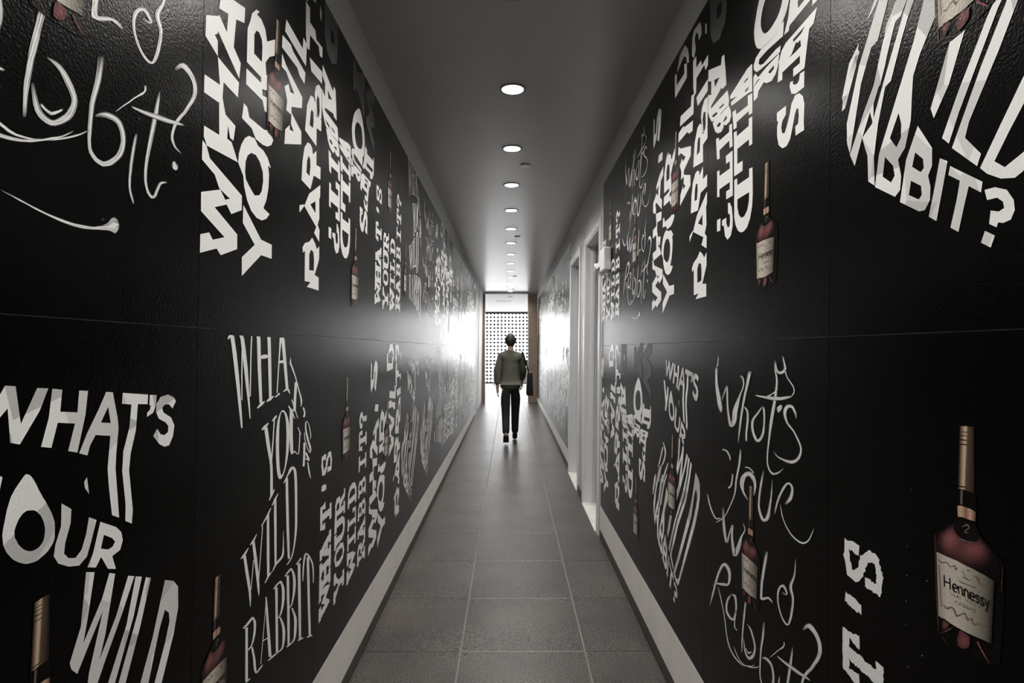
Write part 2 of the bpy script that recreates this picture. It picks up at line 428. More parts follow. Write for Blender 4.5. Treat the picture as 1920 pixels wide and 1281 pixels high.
# little white box beside the door strip
dv = thing('wall_alarm', 'small white box with side arm high on the wall by the door', 'alarm', (lx(XR, 2.22), 4.47, 2.22))
MB().box(-.060, -.002, -.115, .085, -.085, .085).build('housing', 'device_white', dv, bevel=.012)
MB().box(-.045, -.002, .08, .36, -.022, .022).build('arm', 'device_white', dv, bevel=.005)
MB().lathe([(0, -.055), (.03, -.055), (.034, -.045), (.034, -.002), (0, -.002)], c=(0, .40, 0), n=20, axis='x').build('sounder', 'device_white', dv, smooth=True)
MB().lathe([(0, -.058), (.012, -.058), (.012, -.054), (0, -.054)], c=(0, .40, 0), n=16, axis='x').build('sounder_cap', 'steel', dv)

# ------------------------------------------------------------------ printed graphics on the panels (millimetres on the panel)
DATA = r'''
C|what|white|4,435,22,429,39,404,211,359,212,321,153,297,127,315,66,294,188,251,189,213,101,183,80,196,2,173,2,216,42,228,60,214,119,231,3,270,2,314,93,344,119,325,143,334,87,346,64,372,3,390
C|what|white|68,661,182,649,177,608,99,613,95,573,112,537,167,529,157,487,139,488,126,514,123,481,147,480,184,440,24,429,9,446,10,471,82,475,79,553,7,548,7,590,81,598
C|what|white|75,804,70,781,117,794,111,744,71,766,67,760,9,730,8,681,68,662,66,699,51,706,65,716,67,723,183,660,190,704,149,726,160,804,207,820,210,862,142,844
C|what|white|118,945,191,940,188,901,101,910
C|what|white|2,1179,25,1159,22,1081,54,1083,69,1149,104,1182,136,1176,162,1154,152,1095,120,1015,84,1034,106,1117,94,1126,69,1050,15,1015,2,1037,2,1055
C|your|white|221,337,338,265,416,264,416,222,340,221,219,146,217,196,296,243,219,289
C|your|white|246,532,283,538,307,525,343,524,373,513,398,490,378,491,386,467,383,425,370,387,350,359,394,351,372,333,340,321,304,321,269,333,243,355,223,388,217,414,186,440,189,465,202,493,222,517/263,491,293,495,320,484,342,461,345,435,336,405,321,389,290,380,259,394,233,409,227,427,229,456,241,477
C|your|white|213,608,233,605,247,583,346,585,365,591,385,611,386,592,413,579,400,560,371,545,338,539,291,539,263,559,203,564
C|your|white|280,898,302,904,283,887,314,889,341,876,355,847,426,892,422,840,375,812,347,782,354,749,379,754,379,712,327,696,330,679,380,689,379,646,347,640,331,665,224,664,224,707,319,710,319,726,226,725,227,817,244,847,253,872/283,841,301,845,320,833,324,814,322,771,270,770,269,822
C|wild|white|469,869,504,849,653,810,651,772,555,738,556,719,649,691,651,648,501,598,506,646,544,675,543,659,579,665,552,682,556,712,512,709,517,743,493,777,526,799,542,780,579,789,505,829,468,828
C|wild|white|471,928,540,934,562,922,679,906,673,865,624,871,601,887,468,888
C|wild|white|499,993,649,976,654,1017,690,1011,684,931,490,951
C|wild|white|435,1220,479,1269,517,1277,560,1277,597,1243,613,1210,617,1173,584,1188,580,1212,549,1235,512,1231,448,1214
C|wild|white|547,1200,587,1185,589,1123,407,1111,398,1218,435,1212,436,1159,551,1158
C|rabbit|white|779,354,813,338,832,321,859,337,860,288,838,257,812,223,858,219,860,171,730,171,767,191,707,189,705,294,685,284,680,302,704,321,747,333/768,309,794,304,802,279,801,237,752,233,749,288
C|rabbit|white|860,567,860,522,850,512,856,441,837,413,860,397,858,352,798,375,821,401,692,447,703,462,739,503/808,493,753,468,810,449
C|rabbit|white|644,439,691,453,689,446,645,414
C|rabbit|white|715,678,743,681,763,673,770,653,809,679,812,627,860,633,860,587,784,581,751,521,659,529,666,598,684,650/726,634,743,627,747,602,738,565,706,569,711,612
C|rabbit|white|737,853,768,859,791,845,803,803,860,812,860,769,808,762,809,695,686,710,702,804/751,808,771,805,772,770,767,747,732,746,740,795
C|rabbit|white|823,931,860,927,860,899,860,816,837,807,806,810,791,845,780,879,791,909/812,886,833,880,839,835,830,811,812,813,800,862
C|rabbit|white|720,981,860,994,860,949,739,940
C|rabbit|white|673,1153,715,1153,718,1104,775,1106,789,1079,860,1086,860,1047,831,1040,816,1068,720,1060,717,1004,693,1000,679,1038
C|rabbit|white|656,1182,660,1256,682,1275,757,1268,778,1236,779,1207,748,1198,737,1230,710,1250,694,1231,708,1183,685,1157
C|rabbit|white|824,1226,842,1211,841,1175,825,1185
B|rabbit|white|108,434,144,433,143,390,109,392
B|rabbit|white|215,469,231,467,250,447,260,411,259,381,244,353,214,344,190,361,177,399,159,404,160,422,200,423,202,401,215,386,231,387,236,402,233,426,216,434
B|rabbit|white|106,610,130,607,131,586,230,583,229,608,195,609,192,637,254,636,259,484,198,486,197,514,231,513,231,537,131,539,132,512,108,516
B|rabbit|white|91,732,121,727,124,714,222,710,222,733,247,729,254,651,227,653,223,680,129,679,131,648,104,653
B|rabbit|white|54,804,217,803,234,779,239,757,225,745,190,744,170,755,166,745,146,738,108,746,81,764/158,767,190,777,202,769,192,763/98,776,124,780,141,772,137,765,112,767
B|rabbit|white|2,866,204,861,212,842,220,819,215,805,189,806,136,806,128,798,85,801,44,813,16,841/119,834,169,830,169,823,132,826/44,834,93,830,106,818,62,822
B|rabbit|white|2,1024,137,980,145,1004,169,1002,184,935,192,885,155,886,144,895,38,876,34,862,2,866,2,931,36,916,36,968,2,981/68,957,125,942,78,927
B|rabbit|dim|16,1277,184,1277,190,1157,176,1111,118,1082,57,1098,23,1144/93,1210,141,1210,138,1165,95,1164
B|wild|white|228,830,374,854,412,852,414,766,381,774,240,791,236,806,291,803,232,817/345,824,379,824,380,818,350,820/354,792,387,793,381,785,361,786
B|wild|white|251,766,281,763,285,745,381,735,380,766,415,760,416,698,388,702,387,715,289,718,289,700,262,703
B|wild|white|264,693,290,689,293,670,389,668,389,691,415,688,417,602,393,603,390,625,296,627,297,577,341,574,341,542,270,544
B|wild|white|271,532,296,530,298,507,394,506,394,532,420,529,423,446,419,409,403,374,381,353,355,345,331,346,306,357,284,381,273,408/299,461,396,459,393,428,380,405,357,392,333,393,312,408,300,435
B|your|white|552,1080,537,1076,522,1067,506,1057,489,1045,473,1032,458,1017,447,1000,438,981,431,965,427,953,425,943,426,932,429,917,435,901,444,887,455,877,469,869,485,863,506,858,529,855,552,855,575,857,597,862,616,869,631,877,642,887,651,900,657,916,660,934,661,952,659,969,654,986,647,1002,638,1016,628,1028,618,1039,609,1049,600,1058,590,1065,578,1072,566,1078/546,1009,562,1009,578,1007,592,1002,601,994,607,983,612,971,616,959,618,947,617,936,613,925,606,915,596,906,583,899,567,895,551,892,534,891,518,892,503,897,491,906,482,919,476,932,474,944,476,957,480,969,487,980,497,990,508,998,520,1004,532,1007
B|your|white|626,867,620,827,604,830,521,839,466,840,460,830,471,819,496,812,576,813,607,809,603,793,545,797,471,805,445,810,426,827,424,841,439,856,487,865,579,856,587,867
B|your|white|422,805,436,810,458,789,513,792,599,791,592,761,577,744,550,736,518,744,497,756,459,746,455,730,426,729,424,773,471,779,458,783,423,775/526,772,565,774,565,764,542,761
B|your|dim|428,1254,468,1258,498,1227,608,1277,653,1277,651,1198,612,1182,646,1159,652,1077,626,1071,559,1128,482,1155,473,1126,440,1125
B|what|dim|860,1276,860,1223,759,1196,860,1153,860,1105,769,1075,860,1024,860,966,856,963,847,990,749,1032,697,1052,670,1081,744,1138,666,1187,673,1218,781,1271
B|what|white|672,945,707,939,711,920,845,925,844,942,860,948,860,878,860,863,837,834,806,819,778,820,781,840,659,836,654,824,627,827,652,865,663,909/704,875,836,880,832,861,705,856
B|what|white|612,791,637,800,802,803,786,772,742,768,694,772,672,753,643,747,594,765/678,788,742,789,724,780,682,779
B|what|white|589,714,599,773,625,769,628,752,694,747,723,748,719,766,703,766,695,772,716,777,766,776,757,746,741,683,681,688,681,709,717,707,717,726,618,729,618,709
B|what|white|717,679,741,676,740,635,695,637,672,647,661,670,664,681,679,678,681,667,695,661,705,660,714,665
B|what|white|715,630,734,614,742,591,739,552,741,525,696,527,694,551,709,554,713,572,710,591,702,596,692,586,679,556,666,529,646,517,621,519,598,536,588,563,588,590,594,603,586,608,586,630,641,628,640,604,620,595,613,578,620,560,634,557,645,569,662,595,672,620,692,634
D|what|*|white;159,1274,166,1256,175,1228,185,1193,199,1145,214,1090,226,1048,231,1031,233,1029,234,1029;180,1276,187,1257,197,1229,207,1193,219,1145,230,1089,238,1047,240,1030,238,1028,235,1028/white;150,1265,154,1268,160,1271,167,1274,175,1277,183,1277,190,1277;145,1267,147,1270,150,1274,156,1277,166,1277,178,1277,187,1277/white;236,1103,235,1125,234,1156,233,1184,233,1206,233,1225,233,1238;230,1104,229,1126,227,1157,226,1184,226,1206,226,1225,226,1239/white;211,1277,218,1268,229,1232,241,1191,255,1142,272,1088,283,1049;231,1277,239,1270,252,1233,264,1192,274,1142,283,1087,289,1048/white;197,1277,223,1277;196,1277,223,1277/white;287,1109,287,1141,287,1185,287,1224,288,1253,290,1277,292,1277;280,1110,280,1141,280,1185,280,1224,281,1253,283,1277,284,1277
D|what|*|white;319,1277,322,1268,326,1228,330,1189,336,1151,343,1112,347,1085;343,1277,346,1268,350,1228,354,1189,359,1150,364,1111,367,1084/white;333,1071,341,1072,353,1075,363,1077,372,1080,380,1084,385,1087;330,1073,335,1076,343,1080,351,1083,362,1086,373,1088,382,1089/white;393,1277,396,1264,401,1219,405,1178,409,1145,412,1116,414,1096;417,1277,420,1265,425,1219,429,1178,431,1144,433,1115,434,1095/white;399,1084,407,1085,418,1086,428,1087,437,1091,446,1094,452,1097;395,1086,400,1089,407,1092,415,1095,426,1097,439,1098,448,1099/white;351,1213,359,1213,371,1213,380,1213,388,1214,395,1215,400,1216;346,1221,354,1222,364,1224,375,1225,385,1225,393,1224,399,1224
D|what|*|white;491,1277,490,1277,488,1262,486,1234,481,1191,476,1141,472,1106;516,1277,511,1277,504,1262,497,1234,490,1191,484,1140,480,1105/white;496,1277,504,1271,514,1234,524,1198,533,1164,542,1133,548,1110;523,1277,530,1272,540,1234,549,1198,558,1164,566,1132,572,1110/white;491,1197,528,1197;488,1205,525,1206/white;463,1092,501,1100;458,1095,493,1105/white;531,1105,541,1106,555,1108,560,1108,565,1106,574,1100,580,1095;525,1108,534,1110,547,1114,566,1114,579,1108,584,1100,587,1095
D|what|*|white;583,1213,577,1192;587,1213,594,1191/white;582,1191,594,1180,611,1164,628,1148,641,1131,654,1113,665,1097,674,1085,681,1074,686,1065,688,1057,689,1049,688,1044;596,1192,607,1181,622,1165,637,1148,651,1131,664,1113,676,1098,687,1085,696,1074,702,1064,702,1055,698,1048,694,1043/white;628,1131,625,1118,623,1099,620,1081,619,1064,618,1046,618,1034;653,1129,650,1116,647,1097,644,1079,643,1061,642,1044,641,1031/white;597,1075,604,1067,615,1055,626,1043,637,1030,649,1016,657,1007;606,1075,613,1067,624,1055,635,1043,646,1030,656,1016,664,1007
D|what|*|white;707,1038,712,1033,719,1025,723,1018,721,1013,716,1009,712,1006;721,1038,726,1033,734,1024,738,1016,737,1010,733,1005,731,1001
D|your|*|white;371,1004,378,1005,388,1007,397,1009,404,1012,411,1016,416,1019;365,1007,369,1009,375,1013,382,1016,392,1018,403,1020,411,1022/white;383,1010,388,995,396,973,405,951,414,931,424,911,431,889,435,858,436,824,437,800;407,1009,413,993,421,971,429,949,437,929,444,909,451,885,454,854,456,819,457,795/white;453,1026,452,1013,450,995,448,974,444,950,440,924,437,906;462,1025,461,1012,459,993,457,973,454,948,450,922,447,904/white;445,1021,450,1023,458,1024,465,1026,471,1029,476,1033,479,1035;439,1024,442,1026,447,1029,453,1031,460,1034,468,1036,473,1037/white;432,785,438,788,447,792,455,797,462,801,468,806,472,809;427,787,430,791,436,797,442,802,451,806,460,809,467,811
D|your|white|527,1047,537,1045,547,1040,557,1033,566,1024,574,1013,581,1001,585,988,587,974,588,959,587,942,585,925,582,908,577,893,571,880,564,868,557,857,550,848,543,841,535,836,527,832,519,831,511,832,504,835,497,841,492,850,487,861,483,874,480,889,477,905,475,922,474,939,473,956,474,973,476,989,479,1003,483,1016,489,1026,496,1033,503,1039,510,1044,518,1047/525,1043,531,1041,538,1037,544,1030,549,1020,554,1009,557,995,559,980,561,963,561,946,561,930,560,913,558,898,555,883,551,868,546,857,539,849,531,843,524,842,519,845,515,852,511,862,507,875,504,891,502,908,500,925,499,943,499,960,499,977,499,993,500,1007,502,1019,505,1029,509,1036,514,1041,519,1043
D|your|*|white;585,1045,585,1024,586,994,587,966,589,945,592,926,595,911,599,902,604,896,613,892,622,893,629,896,634,896,641,894,654,887,665,883,674,882,680,884,683,891,686,910,688,934,689,952;614,1042,615,1020,616,990,617,962,619,941,622,921,623,907,621,898,618,895,613,895,615,896,621,899,633,901,647,895,659,889,667,885,670,885,672,886,674,893,677,911,679,936,680,953/white;662,975,688,947;669,975,697,947/white;569,1056,574,1052,580,1047,589,1041,602,1030,617,1018,629,1009;575,1057,582,1054,592,1049,603,1042,615,1031,627,1018,635,1009
D|what|*|white;747,987,754,983,763,978,772,970,780,958,788,944,793,932,794,925,793,920,792,917;752,988,759,984,770,978,780,970,789,957,797,943,803,931,803,923,800,918,798,915/white;737,985,736,978,735,968,737,956,743,943,752,928,761,915,770,903,780,893,787,884,790,877,791,871,793,869,789,871,778,879,768,888,757,900,747,913,739,924,735,934,735,943,735,948;748,984,748,976,749,966,753,954,761,941,771,927,781,913,790,902,800,891,806,882,807,874,804,868,793,866,782,871,771,879,760,889,750,900,739,913,731,925,728,935,728,944,728,949
D|your|*|white;722,914,722,902,722,885,722,869,721,855,719,842,718,832;742,911,742,899,743,881,743,865,742,851,740,837,738,828/white;742,875,752,865,765,852,772,844,781,844,775,847,765,850,758,852,752,854,748,855;756,875,768,865,783,851,793,841,778,839,766,844,759,848,753,850,748,852,744,853/white;765,837,769,826,774,811,781,797,790,785,800,776,807,770;776,836,782,824,790,808,797,794,802,784,807,775,810,769
D|wild|*|white;548,811,558,815,571,822,585,829,599,834,612,839,621,841,623,841,623,841,629,837,634,827,637,814,641,795,644,770,647,739,649,710,651,685,652,662,652,640,650,619,647,599,642,582,637,569,630,559,621,551,608,545,593,542,582,539;541,813,550,819,562,826,573,833,582,840,591,848,603,852,622,851,641,844,652,835,658,824,662,809,665,790,668,764,670,734,672,704,673,679,674,655,673,633,669,612,662,594,655,578,648,565,640,555,631,547,617,541,601,537,590,535/white;559,826,561,801,564,765,567,732,570,705,573,679,576,652,581,617,587,581,591,555;581,821,583,796,587,760,590,726,593,699,596,673,599,645,603,611,606,574,609,549
D|wild|*|white;467,783,468,758,469,722,472,685,474,646,478,606,480,578;485,778,487,753,490,716,492,679,494,640,495,600,497,572/white;455,763,462,767,472,771,482,775,489,780,496,785,500,789;449,766,455,770,462,775,470,780,479,785,489,788,495,791/white;466,559,474,562,485,566,497,570,514,571,535,572,551,576,557,585,556,596,554,609,553,626,550,645,549,659;462,562,467,566,475,572,486,577,502,579,521,581,535,584,541,591,543,601,545,612,546,629,546,647,546,660
D|wild|*|white;415,749,415,724,416,689,417,654,419,620,422,586,424,562;431,744,433,719,435,683,437,647,439,613,441,579,441,556/white;378,722,391,728,410,735,426,742,435,749,441,755,446,759;373,725,384,731,401,740,415,747,426,753,435,758,441,761/white;411,545,419,548,430,552,440,555,448,557,455,559,460,560;406,549,412,552,420,558,429,562,439,563,449,563,456,563
D|wild|*|white;257,680,261,668,267,651,273,631,281,609,290,585,298,563,302,546,306,531,308,520;275,675,279,663,285,645,292,626,300,603,308,579,313,558,314,541,312,528,311,519/white;311,703,316,689,322,668,329,644,337,617,346,586,353,561,358,545,362,535,364,528;329,699,334,684,342,662,350,638,357,610,365,580,369,556,370,541,369,532,367,526/white;315,565,328,643;310,568,323,645/white;381,723,360,575;387,721,366,573/white;246,674,253,674,262,675,271,677,279,680,286,685,292,689;242,677,247,678,253,681,261,683,270,686,281,689,288,691/white;302,693,309,694,319,695,328,697,335,702,341,707,345,711;298,696,303,698,310,700,318,703,326,706,335,710,341,713
D|rabbit|*|white;280,475,281,458,282,432,283,406,284,376,285,345,286,324;297,468,297,450,298,424,299,397,301,367,302,336,303,314/white;268,477,274,476,283,475,294,474,307,475,320,477,329,478;264,481,269,481,276,482,284,482,296,484,309,485,319,486/white;319,485,323,480,329,473,333,466,334,457,335,446,333,436,330,426,326,416,320,409,312,406,303,406,297,406;329,483,335,478,343,469,349,460,351,449,350,438,348,428,343,419,335,410,327,404,318,401,308,401,302,401/white;318,403,322,394,327,381,332,368,335,355,338,342,340,330,344,322,349,314,363,306,377,305,393,306,405,307;330,398,335,389,341,375,347,361,351,348,354,334,357,322,359,315,359,312,357,313,370,311,387,311,399,311/white;291,318,319,314;287,323,315,318
D|rabbit|*|white;415,503,416,486,419,462,423,432,431,391,440,343,447,310;423,500,428,482,435,455,442,423,452,381,462,333,469,299/white;416,480,412,457,406,425,400,395,395,366,390,338,386,319;421,478,416,455,410,423,405,392,399,363,394,336,391,316/white;401,379,441,369;397,383,437,373/white;444,299,454,297,468,294,484,291,501,288,521,285,535,283;440,303,448,302,461,301,476,299,494,295,515,291,530,288/white;373,309,404,307;370,313,400,311
D|rabbit|*|white;488,503,490,476,493,438,495,399,498,361,501,322,503,295;508,495,510,468,512,429,515,391,518,352,520,313,522,285/white;477,500,485,500,495,501,505,502,516,502,527,501,536,501;472,504,478,505,486,507,495,508,507,509,518,508,527,508/white;525,507,531,499,539,487,544,473,546,458,545,441,543,427,539,415,533,406,527,399,520,397,513,398,507,399;537,505,546,495,558,481,567,465,569,449,568,432,563,417,556,407,546,399,536,394,527,393,518,394,512,394/white;527,393,534,382,543,368,550,353,554,341,556,329,556,317,556,305,554,294,549,287,538,286,523,289,512,292;537,390,547,379,561,362,572,345,578,331,580,317,579,306,576,295,570,285,561,279,546,279,528,283,517,287
D|rabbit|*|white;583,504,586,475,589,433,593,391,596,347,600,302,602,270;604,496,607,467,611,425,615,382,618,337,620,292,622,260/white;571,504,579,505,590,506,601,506,612,507,623,508,631,508;565,508,571,510,581,512,591,514,601,514,612,515,620,515/white;619,512,625,504,634,492,640,479,643,464,644,447,643,431,641,417,636,403,631,393,623,389,615,389,608,389;632,509,641,500,654,486,664,471,668,454,669,437,666,422,659,408,650,396,641,388,631,384,621,384,614,384/white;631,377,639,366,649,349,657,334,660,319,660,303,659,290,659,278,658,268,651,262,632,262,608,267,590,270;642,374,653,361,669,343,682,324,686,307,686,291,684,278,681,267,675,258,664,253,641,255,614,260,596,265
D|rabbit|*|white;685,507,687,476,691,431,696,384,701,331,706,275,710,236;711,498,714,466,718,421,722,373,726,320,730,264,732,225/white;675,505,724,510;667,511,713,517/white;702,234,755,218;697,240,750,224
D|rabbit|*|white;776,497,780,457,787,400,793,344,800,289,808,235,813,198;802,489,807,448,813,390,819,333,826,278,833,224,837,187/white;743,423,745,437,748,457,752,475,758,491,765,505,771,509,784,500,812,476,834,451,845,424,849,396,851,376;736,426,735,441,735,462,737,481,741,498,748,513,766,516,798,499,828,473,851,446,859,419,859,392,858,373/white;794,201,854,180;790,207,850,186
D|rabbit|*|white;860,426,860,380;860,422,860,373/white;860,189,860,168;860,184,860,162
Q|what|facet|339,1188,357,1186,368,1130,397,1181,419,1179,403,1146,367,1100,350,1105,344,1155,332,1144,311,1114,297,1117,288,1192,304,1191,309,1145
Q|what|facet|427,1178,448,1175,445,1140,483,1135,486,1171,507,1169,502,1129,485,1068,464,1074,478,1117,440,1123,428,1085,407,1090,421,1132
Q|what|facet|553,1164,571,1162,586,1113,589,1094,584,1050,583,1021,596,929,576,939,566,990,561,1026,567,1084,528,1091,515,1075,509,1059,489,1066,507,1097,533,1133/559,1137,567,1107,541,1111
Q|what|facet|599,1159,677,1150,676,1131,645,1134,640,1083,626,1043,622,1011,636,933,634,907,614,918,614,948,602,1013,604,1050,621,1094,625,1135,597,1139
Q|what|facet|683,1149,706,1147,704,1126,695,1112,675,1106,675,1114,684,1119,687,1128,682,1128
Q|what|facet|746,1145,769,1137,777,1128,764,1114,751,1124,736,1125,726,1119,731,1109,760,1095,773,1077,768,1054,754,1037,737,1037,719,1045,697,1065,710,1078,722,1065,736,1061,749,1066,750,1078,740,1087,715,1098,705,1113,706,1129,720,1142
Q|your|facet|509,1022,502,1015,505,1004,515,992
Q|your|facet|249,1096,272,1093,306,1012,319,1071,338,1058,326,1004,298,952,277,953,286,988
Q|your|facet|382,1053,385,1052,389,1049,393,1044,399,1035,405,1024,412,1013,419,1003,425,993,431,983,435,974,438,966,439,958,439,950,439,941,436,934,431,929,425,924,418,921,411,919,405,917,398,917,391,918,385,919,378,922,371,926,365,930,359,935,354,941,349,947,345,954,342,961,341,968,340,975,341,983,343,992,345,1001,347,1010,350,1018,353,1026,357,1032,361,1037,365,1041,369,1045,373,1049,376,1052,378,1053,380,1054/387,998,392,997,396,996,401,993,405,989,410,984,413,978,416,972,418,965,419,959,418,952,417,946,414,941,410,938,406,936,401,935,396,935,390,936,384,939,378,943,373,948,368,954,365,960,362,965,361,971,361,976,363,981,365,985,368,990,372,994,376,997,380,998,383,999
Q|your|facet|452,992,474,977,473,954,462,926,460,909,470,898,486,893,500,902,510,925,516,952,535,942,523,909,513,886,495,877,471,884,448,897,438,912,441,930,452,955
Q|your|facet|545,936,588,914,603,900,608,884,601,868,579,864,590,837,568,845,549,873,536,859,515,867,528,886/555,910,578,897,586,888,579,881,567,880,548,888
Q|wild|facet|512,860,533,852,519,782,509,741,554,798,572,836,588,829,565,731,551,692,593,749,626,811,645,803,608,743,566,683,547,653,410,488,377,419,341,375,333,395,381,495,522,667,524,681,557,775,520,728,496,696,482,711,478,723,502,772
Q|wild|facet|649,801,669,793,645,726,594,627,478,490,400,363,377,318,361,333,399,399,437,456,457,487,575,638,624,719
Q|wild|facet|682,787,699,779,668,699,625,610,514,481,480,425,421,338,413,315,446,278,438,261,384,308,446,417,495,493,604,621,656,722
Q|wild|facet|749,756,782,741,800,722,802,676,786,626,744,544,524,228,509,222,484,228,458,243,444,256,484,311,524,365,671,584,709,655/751,693,766,680,769,661,754,623,719,558,524,255,491,243,472,258,498,293,524,325,698,570,733,662
Q|rabbit|facet|115,624,105,580,62,504,51,533,78,597
Q|rabbit|facet|184,676,202,665,123,533,83,397,72,423,70,468,116,575
Q|rabbit|facet|240,643,259,632,219,580,204,532,167,472,167,429,155,460,128,416,101,365,83,395,134,469,185,533,207,611
Q|rabbit|facet|270,625,289,614,247,558,204,488,182,425,169,361,172,303,150,318,147,372,128,416,162,433,210,521
Q|rabbit|facet|360,572,305,506,287,474,284,442,281,395,265,349,245,333,254,299,251,273,236,264,173,300,186,363,241,457,289,540,315,599/246,422,254,398,253,372,240,358,220,383/205,351,230,326,235,305,224,295,198,314
Q|rabbit|facet|300,377,337,324,337,293,327,278,333,258,332,234,319,219,304,220,251,250,268,325/293,331,314,312,316,295,308,290,285,307/282,282,309,265,311,248,303,242,276,257
Q|rabbit|facet|356,300,374,289,361,240,348,193,329,205,344,255
Q|rabbit|facet|380,279,449,233,446,217,421,234,411,204,399,164,381,175,395,218,402,248,376,265
Q|rabbit|facet|453,219,473,218,495,208,507,190,509,175,502,162,488,160,479,163,476,156,462,164,465,184,480,179,490,182,488,192,477,201,458,202
Q|rabbit|facet|454,155,473,144,465,127,446,138
Q|rabbit|*|facet;235,773,216,747,189,711,167,682,155,669,149,663,145,659;253,775,235,750,210,714,188,685,172,671,160,664,152,660/facet;245,796,257,786,272,772,280,757,275,741,263,723,250,708,236,695,220,685,209,678;255,799,271,790,292,776,304,761,300,744,288,726,274,710,256,697,235,685,221,678/facet;206,677,158,592;224,679,180,595
Q|rabbit|*|facet;336,717,320,703,298,684,276,663,257,641,239,618,227,602;348,718,337,705,320,686,303,666,284,645,265,622,251,606
Q|rabbit|*|facet;100,607,79,569;115,610,99,573
Q|rabbit|*|facet;102,604,91,591,76,573,63,554,57,535,53,517,51,503;119,607,111,595,100,577,89,559,78,540,67,520,60,505/facet;169,629,150,606,123,572,100,536,86,498,76,458,70,429;188,632,171,609,147,576,125,541,111,503,99,463,91,435/facet;234,642,225,629,212,608,198,585,185,554,171,519,161,495;257,646,250,633,241,613,229,590,215,560,200,525,189,501/facet;312,659,296,643,273,619,251,592,231,556,213,517,199,489;329,661,315,645,294,622,274,595,255,561,236,522,223,494
S|what|*|smoke;100,1179,99,1167,99,1151,98,1132,100,1115,103,1099,108,1083,113,1068,120,1055,128,1043,138,1033,147,1025,153,1019;128,1179,128,1168,127,1152,128,1134,131,1117,140,1103,151,1088,162,1075,171,1062,174,1050,176,1039,176,1029,176,1023/smoke;178,1060,186,1071,198,1087,211,1102,220,1112,223,1114,211,1114,211,1110,211,1102,212,1089,213,1072,215,1053,218,1036,222,1020,227,1005,233,992,241,983,266,982,286,989,298,998,307,1006,312,1015,316,1025,318,1035,321,1044,325,1055,329,1068,333,1081,339,1092,346,1102,354,1110,361,1118,366,1126,368,1133,367,1140,365,1146,362,1152,356,1156,347,1158,340,1160,336,1161;155,1061,166,1072,181,1087,195,1103,206,1113,212,1117,226,1116,227,1111,228,1104,230,1091,231,1073,233,1055,237,1038,243,1024,251,1009,260,998,267,993,258,993,255,994,259,999,263,1005,265,1012,265,1021,266,1031,272,1043,283,1056,297,1069,312,1082,324,1093,334,1103,343,1111,350,1119,354,1126,355,1133,353,1139,350,1144,346,1148,341,1150,336,1150,330,1150,325,1150/smoke;129,1217,128,1212,127,1205,125,1198,123,1192,120,1188,117,1184,113,1182,111,1180;136,1217,136,1212,136,1205,135,1198,134,1192,132,1187,130,1183,128,1180,126,1178
S|what|*|smoke;397,1175,394,1168,391,1159,386,1148,381,1137,376,1126,370,1114,363,1101,357,1086,350,1069,343,1050,336,1031,330,1012,325,991,321,970,318,950,316,937;425,1174,422,1167,417,1158,411,1147,405,1136,398,1125,391,1113,383,1101,376,1086,368,1070,361,1051,354,1032,347,1013,341,992,334,971,328,951,324,938/smoke;362,1058,367,1056,374,1054,379,1051,383,1047,386,1042,386,1035,386,1027,386,1018,384,1007,381,995,378,983,377,973,377,965,378,960,380,956,381,953;371,1062,376,1061,384,1059,393,1055,399,1051,403,1044,404,1037,405,1029,405,1020,402,1009,399,996,395,985,393,975,393,968,394,963,395,959,396,956
S|what|*|smoke;496,1076,491,1072,485,1067,477,1061,468,1054,457,1048,444,1040,432,1032,423,1023,420,1014,421,1004,424,995,429,988,434,980,442,973,451,967,466,964,485,968,497,975,506,983,513,991,517,1000,519,1010,520,1020,521,1030,522,1040,522,1050,521,1059,520,1067,516,1072,510,1075,505,1077,502,1078;510,1074,504,1070,497,1065,488,1059,479,1052,469,1045,458,1038,448,1030,443,1023,441,1016,441,1008,444,1000,448,992,455,986,463,980,471,975,473,975,473,975,480,978,488,984,495,991,500,999,504,1008,507,1019,509,1028,509,1038,509,1048,507,1057,505,1064,503,1069,500,1071,496,1073,494,1075
